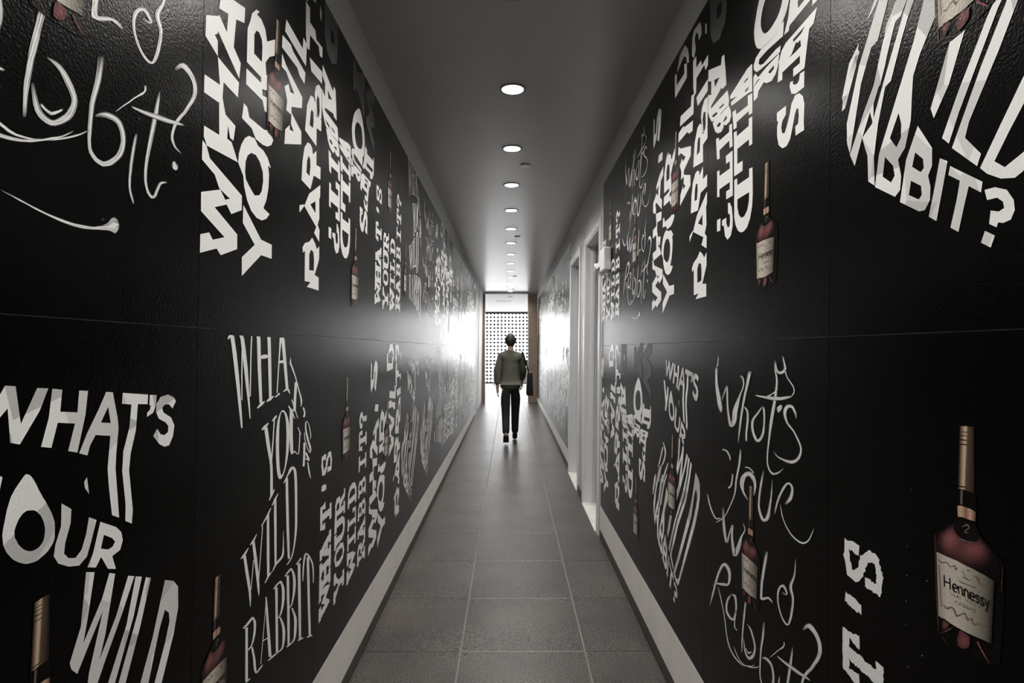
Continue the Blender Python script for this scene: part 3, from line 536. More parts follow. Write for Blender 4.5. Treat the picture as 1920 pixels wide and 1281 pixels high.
S|what|*|smoke;576,1210,576,1205,577,1198,578,1190,579,1182,582,1175,585,1168,588,1160,588,1151,586,1139,581,1125,576,1110,571,1096,566,1083,561,1071,557,1059,553,1046,550,1034,548,1022,546,1010,544,997,541,982,538,967,535,952,533,939,532,928,533,920,534,913,537,907,542,901,549,896,557,892,567,890,578,891,589,894,599,897,609,901,618,906,628,912,636,917,641,921;589,1210,589,1205,589,1198,589,1190,590,1183,593,1176,597,1170,601,1162,603,1152,602,1139,599,1125,596,1110,592,1096,588,1083,584,1071,579,1059,575,1047,571,1035,566,1023,562,1011,558,998,554,984,549,968,545,953,543,940,543,930,543,922,545,916,549,910,554,905,561,901,568,899,575,898,580,898,587,900,595,902,603,905,612,909,622,914,631,919,637,922/smoke;580,1208,581,1203,583,1196,585,1189,588,1184,592,1179,598,1175,605,1173,615,1172,626,1173,637,1176,646,1180,652,1186,652,1192,649,1199,644,1206,641,1211,638,1215,636,1218,633,1221,632,1222;589,1208,591,1204,593,1197,595,1191,599,1186,603,1183,609,1181,613,1180,615,1180,620,1181,627,1182,633,1185,636,1187,637,1191,636,1198,633,1204,630,1210,629,1214,628,1217,627,1220,626,1222/smoke;640,1184,642,1181,644,1176,648,1171,654,1165,662,1159,673,1153,683,1146,689,1141,692,1137,693,1134,693,1131,691,1128,688,1125,683,1121,678,1118,675,1116;649,1185,650,1182,652,1177,655,1172,660,1167,668,1161,678,1155,688,1149,696,1143,699,1138,700,1134,699,1131,698,1127,694,1123,689,1120,683,1117,680,1114/smoke;451,1101,462,1100,477,1100,494,1099,511,1099,527,1098,543,1098,560,1097,576,1098,592,1099,608,1100,624,1102,638,1105,653,1108,666,1111,678,1114,686,1116;453,1105,464,1105,480,1105,497,1105,513,1106,530,1106,546,1107,562,1108,578,1109,593,1110,608,1111,622,1112,636,1114,649,1115,663,1117,676,1118,684,1119/smoke;533,1103,542,1106,554,1109,568,1114,579,1118,588,1123,595,1128,601,1133,605,1136;529,1106,538,1109,551,1112,564,1116,574,1120,583,1124,590,1129,596,1134,600,1137
S|what|*|smoke;612,1067,614,1069,617,1071,621,1073,624,1075,626,1077,627,1078,628,1078,628,1079,629,1081,629,1084,629,1087,629,1089;599,1067,598,1069,597,1071,596,1073,595,1076,595,1077,595,1079,596,1081,599,1084,604,1086,610,1088,616,1090,620,1091
S|what|*|smoke;711,1062,712,1064,712,1067,712,1071,711,1075,708,1080,703,1085,698,1090,691,1094,682,1096,671,1096,660,1095,649,1091,642,1086,637,1081,634,1074,634,1068,636,1062,640,1056,646,1050,653,1044,661,1040,671,1035,681,1031,690,1027,697,1022,704,1016,710,1011,715,1006,720,1001,724,996,727,992,728,987,727,982,724,976,719,970,714,965,708,961,701,957,693,954,686,952,677,950,666,949,654,948,641,947,630,947,618,947,608,948,599,950,593,952,588,954,584,957,581,959;703,1061,703,1063,702,1066,701,1069,699,1072,695,1076,690,1081,685,1085,680,1087,676,1087,671,1086,668,1085,666,1084,663,1082,659,1079,656,1075,654,1070,654,1065,656,1060,659,1054,663,1048,670,1044,679,1040,689,1035,698,1031,706,1025,713,1020,720,1014,726,1009,730,1004,735,999,737,994,739,989,738,983,737,976,733,970,728,963,721,958,712,952,701,947,688,943,675,941,661,940,649,940,637,941,625,942,614,943,603,944,594,946,587,949,582,952,579,955,576,957
S|your|*|smoke;176,893,183,894,193,894,203,895,211,894,219,892,227,889,235,885,241,882,244,878,246,875,247,872,248,870;178,898,185,899,197,900,210,901,223,901,233,898,241,894,248,890,254,886,257,882,257,877,257,874,257,871/smoke;332,924,331,917,330,908,328,897,325,885,320,870,312,853,304,836,298,820,295,807,294,795,293,784,289,772,281,760,271,746,259,733,248,720,237,708,226,696,215,685,204,676,192,668,181,661,169,655,158,649,146,643,134,638,123,634,115,630;349,926,349,920,349,911,348,900,345,887,339,872,331,855,322,838,316,823,312,810,310,798,307,786,302,774,293,761,282,747,270,734,258,721,247,709,236,697,224,686,212,676,200,667,188,660,176,653,164,647,152,641,140,635,130,630,122,627/smoke;237,773,243,776,253,780,264,787,272,794,276,804,279,816,281,827,283,834;228,776,234,779,242,783,250,787,256,793,261,802,264,813,267,824,269,832/smoke;21,707,26,699,32,688,41,675,52,665,64,656,79,648,94,642,110,639,129,641,147,647,161,653,170,656;31,710,38,703,48,693,59,681,71,672,83,664,96,656,109,649,121,646,132,647,145,651,158,656,168,659
S|your|*|smoke;453,802,456,810,461,821,465,833,465,844,462,852,457,859,448,864,437,868,421,869,403,866,385,861,370,854,357,846,345,838,337,828,333,819,334,811,340,803,349,797,358,791,368,786,381,781,392,778,400,775;440,800,442,807,444,818,445,829,443,838,437,843,429,847,419,850,412,851,408,851,404,850,398,849,393,847,388,844,382,838,378,832,374,826,372,820,370,812,370,804,373,797,381,792,391,787,402,783,410,780/smoke;375,872,382,873,392,874,402,875,411,875,420,873,430,871,438,868,444,867;376,875,383,876,394,878,405,879,416,879,427,877,437,875,445,872,451,871
S|your|*|smoke;511,892,507,885,500,874,494,861,488,849,484,835,480,821,477,807,475,795,474,786,474,779,475,772,477,766,482,759,488,752,496,746,504,743,518,744,533,749,545,756,554,764,559,772,561,781,562,790,564,798,565,806,567,814,569,821,570,831,572,843,573,857,574,870,575,879;519,893,517,886,513,875,509,863,505,851,500,838,496,824,492,810,490,799,489,790,489,783,491,778,494,772,499,766,506,760,513,755,519,754,519,754,520,755,523,758,527,762,532,768,537,776,542,786,546,795,550,803,553,811,556,819,559,828,561,841,564,855,566,868,567,878
S|your|*|smoke;590,785,594,792,598,802,604,813,609,822,614,830,618,837,624,844,630,852,638,861,648,871,657,880,663,884,667,885,672,885,678,882,681,879,681,875,679,868,675,860,671,854,665,848,657,840,649,834,643,829;581,783,584,790,587,800,592,811,596,821,601,829,605,836,611,844,617,851,625,861,635,872,646,881,657,888,670,892,681,891,689,888,694,884,696,878,696,871,694,863,690,854,682,846,671,838,661,831,655,827/smoke;618,821,620,814,624,805,628,794,635,785,644,777,654,769,666,763,678,758,692,754,707,752,722,751,736,752,748,755,760,760,769,766,778,773,786,783,793,794,798,804,802,811;623,823,626,816,630,807,635,797,642,788,651,780,661,773,673,767,685,762,698,759,713,757,727,757,739,758,748,760,756,763,764,768,772,774,779,782,787,793,794,803,798,810
S|wild|*|smoke;177,697,177,686,178,670,180,653,183,637,189,622,197,606,206,593,215,587,238,595,244,605,249,617,255,628,263,639,271,652,279,662,271,661,268,658,265,648,262,634,261,621,264,606,268,589,274,574,282,566,315,576,328,588,338,601,345,612,350,621,353,632,356,641,359,650,365,658,374,667,381,675,385,682,384,688,378,693,372,697,368,700;204,705,206,694,208,679,211,662,214,647,218,632,223,615,229,602,233,596,221,593,227,602,234,614,241,625,249,637,257,649,264,660,283,669,286,663,284,653,282,640,283,628,288,614,295,599,303,586,309,581,290,576,293,582,300,593,308,604,316,614,324,625,333,637,342,647,352,657,363,666,371,674,375,680,373,684,368,688,361,692,356,694
S|wild|*|smoke;529,665,526,657,522,646,517,632,512,618,507,602,502,583,497,565,494,550,491,538,489,527,489,518,495,513,513,517,528,525,540,532,547,536,553,536,561,536,569,535,574,534;550,670,547,662,543,651,539,638,534,624,529,608,523,590,517,572,514,557,512,545,511,535,511,528,513,526,513,526,522,531,536,538,552,544,563,545,572,544,578,542,582,540
S|wild|*|smoke;702,703,702,695,701,684,700,672,697,661,692,651,684,641,677,631,673,621,675,613,680,607,686,602,689,595,689,586,687,576,684,565,681,554,678,544,673,533,669,524,666,520,663,520,655,520,646,523,637,527,630,533,624,540,618,549,615,557,614,566,615,575,618,584,622,591,626,597,632,602,636,604,636,604,641,604,649,601,656,597,658,595,658,596,651,595,642,594,635,593;714,707,714,699,713,688,711,676,709,664,705,654,700,644,695,635,693,628,694,622,697,616,701,609,703,602,702,592,701,581,698,570,695,559,691,548,686,537,679,526,669,517,656,513,646,514,637,517,629,522,621,528,615,535,609,544,605,553,603,561,603,570,604,579,607,587,613,595,621,603,632,610,645,615,654,613,661,608,666,603,667,598,657,591,647,588,636,586,629,584
S|rabbit|*|smoke;67,311,72,320,81,334,91,350,102,368,114,389,127,413,142,436,156,457,171,475,186,491,200,503,205,506,205,505,215,504,226,501,234,496,238,489,239,478,238,467,234,459,230,456,224,454,212,451,197,446,184,441,169,435,152,429,137,423,121,416,107,409,96,402,88,398;56,307,60,316,66,329,73,344,82,362,93,382,105,406,119,430,132,451,145,469,160,486,175,501,198,515,226,523,244,522,258,517,266,510,269,501,267,488,262,475,255,464,241,453,223,444,208,439,194,434,180,429,164,425,150,421,138,417,126,412,114,405,103,399,95,395/smoke;138,409,144,405,152,398,161,390,170,381,179,370,189,358,199,344,207,330,214,315,220,297,227,281,235,268,245,259,256,253,269,249,283,247,299,246,317,246,336,248,354,252,374,258,394,267,412,275,427,283,439,290,449,297,456,302,461,306;151,415,156,411,163,404,172,395,180,386,189,375,198,362,208,349,217,335,224,320,231,303,238,287,247,275,257,266,268,260,280,257,293,254,309,253,326,253,343,255,360,258,378,264,396,271,413,280,427,286,438,292,446,298,453,303,458,307
S|rabbit|*|smoke;256,431,249,425,239,415,229,404,222,393,218,383,216,372,216,363,221,356,233,352,249,350,267,351,288,358,304,370,312,382,316,393,319,404,321,416,321,428,319,439,314,447,303,449,288,445,275,441,267,439;274,434,268,428,258,419,248,409,242,400,239,391,237,382,239,374,243,368,253,365,267,363,281,364,285,364,286,366,293,376,299,387,303,398,304,409,302,420,298,430,294,436,288,437,281,436,271,434,263,432/smoke;304,398,302,388,298,372,295,357,294,345,299,340,308,339,316,340,322,340;318,404,315,393,310,377,306,361,305,350,308,346,315,345,323,345,328,345
S|rabbit|*|smoke;384,467,382,461,380,452,378,441,375,430,372,418,369,406,366,393,364,380,362,368,361,356,359,345,358,333,358,321,358,308,358,297,358,290;399,473,398,466,395,457,392,446,389,435,387,423,384,410,381,397,378,385,376,373,373,360,371,349,369,337,367,325,366,312,366,300,365,292/smoke;371,346,372,339,374,328,376,317,380,308,386,302,393,299,402,297,411,297,421,300,432,306,443,313,452,321,459,330,464,340,467,350,468,359,466,367,462,374,458,380,453,385,448,390,442,395,436,398,430,401,422,402,414,402,407,401,402,401;378,350,380,343,383,334,387,324,391,317,396,312,402,309,408,308,414,308,419,310,426,315,433,321,439,326,444,332,448,339,452,346,454,353,453,359,449,365,445,370,440,375,436,380,431,385,427,389,422,392,417,394,410,396,404,397,400,397/smoke;389,320,392,319,397,316,404,314,411,313,419,317,427,323,433,328,437,332;392,325,396,323,402,321,408,320,413,320,417,322,424,326,431,331,435,334
S|rabbit|*|smoke;512,456,511,450,511,440,510,430,508,419,506,407,502,394,498,380,495,367,494,353,493,339,492,326,492,315,492,305,493,297,494,290,497,283,503,278,511,273,520,271,531,270,543,274,556,280,567,289,577,298,585,307,590,317,593,327,594,337,593,346,590,355,585,363,579,369,570,372,559,373,548,372,538,370,528,366,519,361,513,356,509,353;531,465,531,458,530,448,528,437,526,424,522,411,518,398,513,384,509,371,507,357,505,343,504,330,503,318,502,309,502,301,503,294,506,289,511,285,518,281,526,280,533,280,540,283,548,288,557,295,564,301,569,308,573,315,576,324,578,331,577,339,575,347,571,353,566,358,559,360,551,360,542,359,535,358,529,356,522,354,515,351,510,349
S|rabbit|*|smoke;618,361,615,349,611,331,607,312,604,296,603,283,602,273,602,263,603,254,605,245,609,237,614,230,616,225;628,363,625,351,621,333,617,314,614,298,612,285,610,275,610,266,610,257,612,248,616,240,620,232,622,227/smoke;624,391,629,388;632,397,637,395
S|rabbit|*|smoke;692,475,689,466,685,454,681,440,677,426,672,409,667,391,662,372,658,355,655,339,652,325,650,311,649,299,649,288,650,278,653,270,656,263,660,257,666,253,674,250,685,253,693,260,698,270,704,280,708,287,712,290,717,292,723,294,727,295;699,477,698,469,698,458,696,445,694,431,689,414,684,395,678,376,673,358,668,342,664,327,661,314,659,301,659,291,659,281,661,273,664,267,668,262,673,258,678,257,679,257,683,261,687,270,693,280,699,289,708,294,717,297,723,298,727,299/smoke;605,405,613,405,624,406,638,407,652,408,667,410,682,412,698,415,715,418,734,423,755,429,774,434,788,438;606,408,615,410,628,412,642,415,657,418,672,421,688,425,704,428,721,431,739,434,758,437,776,440,789,442/smoke;562,378,571,386,585,399,601,412,614,424,624,432,634,439,642,445,648,451,652,457,652,462,651,465,651,467;560,379,569,387,583,400,598,413,611,425,622,434,630,441,637,447,642,451,644,455,644,458,643,461,643,463
S|rabbit|*|smoke;753,542,759,547,767,554,774,559,774,559,780,559,789,558,799,556,807,552,813,547,818,541,820,533,820,525,816,515,809,503,800,491,791,479,782,467,770,456,760,445,751,434,745,424,741,414,738,406,737,398,738,392,741,387,746,383,751,379,757,377,766,375,773,374,779,373;743,544,748,549,755,557,766,567,783,576,797,577,808,575,819,571,827,566,833,559,838,552,840,542,839,531,834,519,825,505,814,492,804,479,794,467,782,455,772,444,764,434,758,425,754,417,751,409,749,402,749,397,751,392,754,387,757,384,763,381,770,379,777,377,782,376/smoke;745,347,745,344,744,340,743,336,744,333,748,332,752,331,757,332,760,332;755,351,757,350,761,348,765,347,767,345,767,343,767,341,766,338,766,336
S|flourish|*|smoke;293,277,297,274,304,271,312,266,319,263,326,261,332,259,339,258,347,258,357,259,368,261,379,263,392,267,406,272,422,278,438,285,452,292,465,299,478,307,488,314,495,319;297,282,301,279,308,275,315,271,322,268,329,266,335,264,341,263,349,262,358,263,368,264,380,266,392,270,406,275,422,281,437,288,451,295,464,302,476,309,486,316,493,321/smoke;323,173,331,171,343,169,356,166,369,164,382,161,394,159,407,157,421,155,435,153,450,152,465,151,479,151,493,152,505,154,516,156,526,158,534,159,541,160,547,161,552,161,557,161,562,160,565,159,567,159,568,159,569,160,571,161,573,163,575,166,577,169,578,171,579,173;324,174,332,173,344,171,357,169,371,166,383,164,396,162,409,160,423,159,437,158,453,157,467,157,481,158,494,159,505,160,516,162,525,165,533,167,538,170,542,172,547,175,551,179,553,182,556,185,560,188,565,189,569,189,571,188,573,187,575,186,576,183,578,181,579,180/smoke;535,175,540,178;530,177,534,182
T|what|*|rough;62,222,133,233,183,236,146,229,92,256,146,282,183,275,133,278,62,289;66,195,137,206,205,221,154,255,119,256,154,256,205,290,137,305,66,316/rough;62,192,62,245;90,192,90,245/rough;62,266,62,319;90,266,90,319
T|what|*|rough;207,312,135,312,63,312;207,340,135,340,63,340/rough;207,375,135,375,63,375;207,403,135,403,63,403/rough;121,313,121,402;149,313,149,402/rough;180,298,180,355;208,298,208,355/rough;180,360,180,417;208,360,208,417/rough;62,298,62,355;90,298,90,355/rough;62,360,62,417;90,360,90,417
T|what|*|rough;202,407,151,421,112,432,63,456,112,481,151,492,202,506;209,432,158,447,119,458,89,456,119,455,158,466,209,481/rough;139,425,139,488;166,425,166,488/rough;181,400,181,452;207,400,207,452/rough;181,461,181,513;207,461,207,513/rough;63,425,63,469;89,425,89,469
T|what|*|rough;206,574,135,574,64,574;206,601,135,601,64,601/rough;126,535,64,543,64,632,126,640;126,562,88,554,88,621,126,613/rough;181,556,181,619;207,556,207,619
T|what|*|rough;74,713,133,709;73,694,131,690/rough;80,708,121,706;79,689,120,687
T|what|*|rough;122,807,85,809,87,792,96,771,106,771,118,781,130,813,158,832,190,825,205,792,196,752,146,750;122,830,71,827,65,789,80,754,112,749,138,769,149,799,164,810,174,808,183,789,182,770,146,773
T|your|*|rough;252,207,322,242,252,277;267,183,350,242,267,301/rough;324,256,409,256;324,228,409,228/rough;383,209,383,275;411,209,411,275/rough;256,178,256,230;284,178,284,230/rough;256,254,256,306;284,254,284,306
T|your|*|rough;276,378,288,348,334,340,379,348,385,363,379,378,334,386,288,378,276,348;255,367,277,328,334,317,390,328,409,363,390,398,334,409,277,398,255,359
T|your|*|rough;256,447,318,447,362,447,382,458,382,468,382,478,362,489,318,489,256,489;256,417,318,417,368,417,404,438,412,468,404,498,368,519,318,519,256,519/rough;255,402,255,464;285,402,285,464/rough;255,472,255,534;285,472,285,534
T|your|*|rough;408,537,355,537,312,537,262,539,258,588,281,615,323,615,346,588,346,538;408,562,355,562,312,562,278,559,282,581,290,591,314,591,321,581,321,538/rough;318,588,391,617,384,629;328,564,403,595,410,629/rough;384,523,384,576;410,523,410,576/rough;257,524,257,562;283,524,283,562
T|wild|*|rough;453,215,508,224,549,230,578,219,542,223,485,252,542,282,578,286,549,275,508,281,453,290;458,185,513,194,554,201,608,226,551,252,515,252,551,253,608,279,554,304,513,311,458,320/rough;454,182,454,241;484,182,484,241/rough;454,264,454,323;484,264,484,323
T|wild|*|rough;603,357,552,357,510,357,459,357;603,379,552,379,510,379,459,379/rough;582,329,582,407;604,329,604,407/rough;458,329,458,407;480,329,480,407
T|wild|*|rough;459,456,510,456,552,456,585,452,584,487,543,483;459,434,510,434,552,434,601,438,602,501,543,505/rough;458,419,458,473;480,419,480,473/rough;582,419,582,458;604,419,604,458
T|wild|*|rough;604,537,552,537,510,537,461,540,457,588,486,617,531,625,576,617,605,588,606,538;604,562,552,562,510,562,477,560,481,579,497,594,531,599,565,594,581,579,580,538/rough;456,523,456,561;482,523,482,561/rough;580,523,580,561;606,523,606,561
T|rabbit|*|rough;791,210,736,210,694,210,642,214,638,266,662,296,705,296,729,266,729,211;791,238,736,238,694,238,662,234,666,259,673,270,694,270,701,259,701,211/rough;698,266,770,299,764,313;709,240,786,275,792,313/rough;764,194,764,253;792,194,792,253/rough;638,196,638,238;666,196,666,238
T|rabbit|*|rough;786,309,733,322,691,332,640,354,691,376,733,386,786,399;791,333,739,345,697,356,664,354,697,352,739,363,791,375/rough;722,326,722,382;746,326,746,382/rough;766,303,766,350;790,303,790,350/rough;766,358,766,405;790,358,790,405/rough;640,326,640,365;664,326,664,365
T|rabbit|*|rough;788,426,736,426,694,426,645,428,642,473,664,494,704,493,722,470,722,427;788,448,736,448,694,448,659,446,662,466,670,473,696,472,701,465,700,427/rough;697,466,721,497,766,499,788,474,789,427;714,453,729,477,760,478,768,468,767,427/rough;641,414,641,448;663,414,663,448/rough;767,414,767,448;789,414,789,448
T|rabbit|*|rough;788,534,736,534,694,534,645,536,642,581,664,602,704,601,722,578,722,535;788,556,736,556,694,556,659,554,662,574,670,581,696,580,701,573,700,535/rough;697,574,721,605,766,607,788,582,789,535;714,561,729,585,760,586,768,576,767,535/rough;641,522,641,556;663,522,663,556/rough;767,522,767,556;789,522,789,556
T|rabbit|*|rough;788,675,736,675,694,675,642,675;788,697,736,697,694,697,642,697/rough;767,649,767,723;789,649,789,723/rough;641,649,641,723;663,649,663,723
T|rabbit|*|rough;790,782,736,782,694,782,640,782;790,808,736,808,694,808,640,808/rough;704,744,641,751,641,839,704,846;704,770,663,763,663,827,704,820/rough;765,764,765,826;791,764,791,826
T|rabbit|*|rough;697,852,654,860,639,897,657,932,695,935,721,909,750,908;701,878,670,880,665,895,672,911,684,912,709,887,748,882/rough;754,909,790,909;754,883,790,883
T|speck|grey|283,982,285,984,287,983,285,982
T|speck|grey|271,876,273,878,275,877,273,875
T|speck|grey|272,823,274,825,276,824,274,822
T|speck|grey|324,833,327,835,329,834,327,833
T|speck|grey|269,774,271,777,274,776,271,774
T|speck|grey|269,732,271,734,273,733,271,731
T|speck|grey|276,658,278,660,280,659,278,657
T|speck|grey|312,696,315,699,317,698,315,696
K|bottle_glass|glassdark|-16,277,2,283,21,278,23,257,22,234,25,222,30,215,41,209,54,203,64,196,72,188,75,177,75,161,75,131,74,99,72,76,70,57,70,42,66,31,54,25,38,21,24,19,5,18,-27,15,-56,17,-65,26,-67,50,-69,111,-69,171,-67,187,-63,190,-53,198,-42,206,-32,214,-23,221,-18,227,-16,236,-18,257
K|neck_foil|v|-12,380,-9,380,-4,380,1,381,6,381,19,382;-16,276,-12,277,-8,277,-4,278,1,278,20,278;foildark golddim gold goldb golddim foildark
K|foil_ring|*|foildark;-10,370,4,371;-10,371,4,372
K|foil_ring|*|foildark;-10,364,4,365;-10,365,4,366
K|foil_ring|*|foildark;-10,357,4,358;-10,359,4,359
K|foil_ring|*|foildark;-11,350,4,351;-11,351,4,352
K|foil_ring|*|foildark;-15,281,0,282;-15,282,1,284
K|neck_glint|v|-10,276,-7,276,-3,276;-11,252,-8,253,-4,253;glassdark greyglint glassdark
K|amber_band|v|-16,249,-7,251,2,251,11,251,23,249;-15,231,-7,233,2,233,11,233,22,234;amber amberb pink amberb pinkdim
K|shoulder_glow|h|13,13;-22,220,-18,220,-14,220,-10,221,-6,221,-2,221,2,221,6,221,10,222,14,222,18,222,22,222,26,222,-28,215,-23,216,-18,216,-13,216,-8,216,-3,216,1,217,6,217,11,217,16,217,20,217,25,218,29,218,-35,211,-29,211,-23,211,-17,211,-11,212,-5,212,0,212,6,212,12,213,17,213,23,213,28,213,33,213,-42,206,-35,206,-28,206,-21,207,-14,207,-7,207,-1,208,6,208,12,208,19,208,25,209,31,209,37,209,-48,200,-40,201,-32,202,-24,202,-16,203,-8,203,-1,204,7,204,14,205,21,205,28,206,35,206,42,207,-55,195,-45,196,-36,197,-27,198,-18,198,-10,199,-1,200,7,201,16,202,24,202,32,203,39,204,47,204,-61,190,-51,191,-40,192,-30,193,-20,194,-11,195,-1,196,8,197,17,198,26,199,35,200,43,201,52,202,-63,184,-52,186,-41,187,-30,188,-20,189,-10,190,0,192,10,193,20,194,29,195,38,196,47,197,56,198,-65,179,-53,180,-42,182,-30,183,-19,184,-9,186,2,187,12,188,22,190,32,191,42,192,51,193,61,194,-67,173,-54,175,-42,176,-30,178,-19,180,-7,181,4,182,14,184,25,185,35,187,45,188,55,189,65,190,-67,168,-54,169,-41,170,-29,171,-17,172,-6,173,5,174,16,175,27,176,38,177,48,177,58,178,68,179,-67,162,-53,163,-41,163,-28,164,-16,164,-4,165,7,165,18,166,29,166,40,167,51,167,61,168,71,168,-67,157,-53,157,-40,157,-27,157,-15,157,-3,157,9,157,20,157,32,157,43,157,53,157,64,157,74,157;0,2,4,3,2,2,1,1,1,1,2,1,0,0,6,10,8,6,4,3,3,3,4,4,2,0,0,11,22,19,13,9,7,6,7,9,10,5,0,0,17,39,35,26,17,12,12,14,18,20,10,0,0,22,57,55,40,25,18,19,23,27,29,13,0,0,22,71,75,55,33,25,28,35,39,36,14,0,0,18,74,89,68,41,32,39,48,50,40,12,0,0,20,78,91,67,43,43,56,65,59,39,9,0,0,18,71,80,59,45,54,69,72,54,28,5,0,0,14,56,62,48,46,59,70,63,39,16,2,0,0,10,36,37,33,37,44,42,27,11,3,0,0,0,7,20,21,20,21,19,12,5,1,0,0,0,0,4,11,11,10,7,4,1,0,0,0,0,0
K|seal|seal|-23,221,-13,226,0,229,11,229,21,227,26,223,29,217,29,210,26,204,19,201,9,199,-1,198,-11,199,-18,202,-23,207,-25,214
K|seal_emblem|*|greyglint;-4,217,-2,219,2,221,4,222,6,222,8,221,8,220,6,218,2,215,-1,212,0,210,4,210,6,210;-5,218,-3,220,1,223,4,225,8,225,10,223,11,220,7,217,3,214,1,212,2,212,5,212,7,212
K|seal_rim|*|greyglint;-14,198,-9,197,-3,196,4,197,11,198,18,200,23,202;-13,198,-9,198,-2,198,4,198,11,199,19,201,24,202
K|glass_edge|*|pinkdim;-68,185,-68,180,-67,171,-67,157,-66,136,-65,111,-64,87,-62,64,-60,41,-58,26;-66,186,-66,180,-65,171,-65,158,-64,137,-63,112,-62,88,-60,65,-58,42,-57,27
K|glass_edge|*|pinkdim;74,182,74,175,73,165,72,157,72,151,72,147,71,144;75,183,75,176,74,166,74,157,73,152,73,147,72,144
K|paper_label|v|-63,158,-41,158,-18,159,4,158,19,158,42,157,60,155;-58,51,-39,51,-16,51,4,52,20,54,40,57,54,58;label2 labelb labelb label label2 label3 label4
K|label_scroll|*|brown;-59,147,-57,144,-52,142,-45,145,-39,148,-35,145,-31,143,-25,146,-21,148,-21,145,-19,142,-15,145,-14,148;-57,148,-54,146,-51,145,-45,147,-38,150,-33,147,-30,145,-25,148,-20,151,-17,147,-17,145,-17,146,-15,148/brown;21,148,23,147,26,144,28,141,32,138,38,140,43,143,48,142,52,140;23,150,26,150,31,148,32,144,34,141,38,142,44,145,49,143,53,142/brown;-58,137,-57,127,-55,114,-54,102,-54,89,-52,78,-51,70;-55,138,-55,128,-53,115,-52,102,-52,90,-50,79,-49,71/brown;-47,73,-43,72,-38,71,-33,74,-30,77,-26,77,-23,77,-21,72,-18,68,-12,71,-7,75,-2,79,1,80,3,76,5,72,11,75,14,78,16,74,19,70,24,73,28,76,33,76,39,75,45,75,49,76;-45,75,-41,74,-37,74,-34,76,-30,79,-25,80,-20,79,-17,75,-16,71,-13,73,-8,76,-3,80,3,83,6,79,8,75,11,77,16,81,19,76,21,73,23,75,29,78,34,77,40,76,45,77,50,78/brown;-6,146,-2,145,1,143,-1,141,-3,138,1,137,7,137,10,137,13,137;-5,147,-1,146,2,143,0,141,-2,139,2,139,8,139,11,138,13,138/brown;6,151,11,153;6,153,11,154/brown;-11,128,-4,128,6,129,16,130,24,131;-11,129,-3,129,7,130,17,131,24,132
K|brand_lettering|*|ink;-42,107,-43,126;-45,105,-46,124/ink;-29,107,-30,126;-32,106,-33,125/ink;-44,114,-32,115;-43,117,-30,117/ink;-25,112,-21,112,-16,113,-13,116,-15,119,-17,120,-20,121,-24,119,-26,116,-27,113,-26,110,-24,107,-21,106,-17,107,-15,108;-24,115,-19,115,-16,115,-17,115,-17,116,-19,118,-21,118,-22,118,-23,116,-24,114,-23,112,-21,110,-19,108,-17,109,-16,110/ink;-10,108,-11,120;-13,107,-14,119/ink;-11,116,-10,118,-9,119,-7,119,-6,117,-5,112,-5,107;-13,117,-11,119,-8,121,-5,121,-3,119,-2,114,-2,109/ink;2,109,2,121;-1,108,-1,120/ink;1,117,3,118,4,119,5,119,7,118,7,113,8,108;-1,118,1,120,4,122,7,121,10,119,10,114,11,109/ink;12,114,16,114,21,114,23,118,22,120,20,121,17,122,14,121,11,118,11,114,11,111,13,109,16,108,19,109,22,110;13,116,18,116,21,117,20,116,19,118,18,119,16,120,15,119,14,118,14,116,14,113,16,111,18,110,19,111,21,112/ink;32,121,30,122,28,122,25,121,23,118,23,116,25,115,27,114,29,113,30,112,30,112,29,111,29,111,27,111,25,112;30,118,28,119,27,120,26,120,26,119,26,118,27,117,29,117,31,116,32,114,33,112,30,110,27,108,25,109,23,110/ink;41,121,40,122,38,123,35,121,33,119,33,117,34,115,36,115,38,114,39,113,39,112,39,112,38,111,37,112,35,113;39,119,38,120,36,120,36,120,35,119,36,119,36,118,38,117,40,116,42,115,42,113,40,110,37,109,35,109,33,110/ink;42,121,46,110;44,123,48,112/ink;49,122,48,117,46,111,45,107,45,105,45,106,44,106;52,122,50,117,48,111,48,108,47,105,44,103,43,103
K|label_lettering|*|brown;-14,94,-15,94,-17,94,-18,93,-19,92,-20,91,-19,89,-18,89,-17,88,-15,89,-14,89;-15,93,-16,93,-17,93,-18,93,-18,92,-19,91,-18,90,-17,89,-16,89,-15,89,-14,90/brown;-9,95,-11,93,-12,91,-11,90,-9,89,-7,90,-6,92,-7,94,-8,95;-9,94,-10,93,-11,92,-10,91,-8,90,-7,90,-7,92,-8,93,-9,94/brown;1,95,0,95,-1,95,-3,95,-4,93,-4,92,-4,91,-2,90,-1,89,1,90,2,91,2,92,2,93,1,93,0,93;1,94,0,94,-1,94,-2,94,-3,93,-3,93,-3,92,-2,91,0,90,0,91,1,91,1,92,1,92,0,92,-1,92/brown;5,91,5,94,4,95,6,93,9,90,10,93,9,96;4,90,4,93,5,96,7,94,9,91,8,93,8,95/brown;12,91,13,94,14,96,15,94,16,91;11,91,12,94,14,97,16,95,17,92/brown;24,97,23,97,21,97,20,96,19,95,19,94,19,93,20,92,21,92,23,92,24,93;23,96,22,96,21,96,20,96,20,95,20,95,20,94,21,93,22,92,23,93,24,93
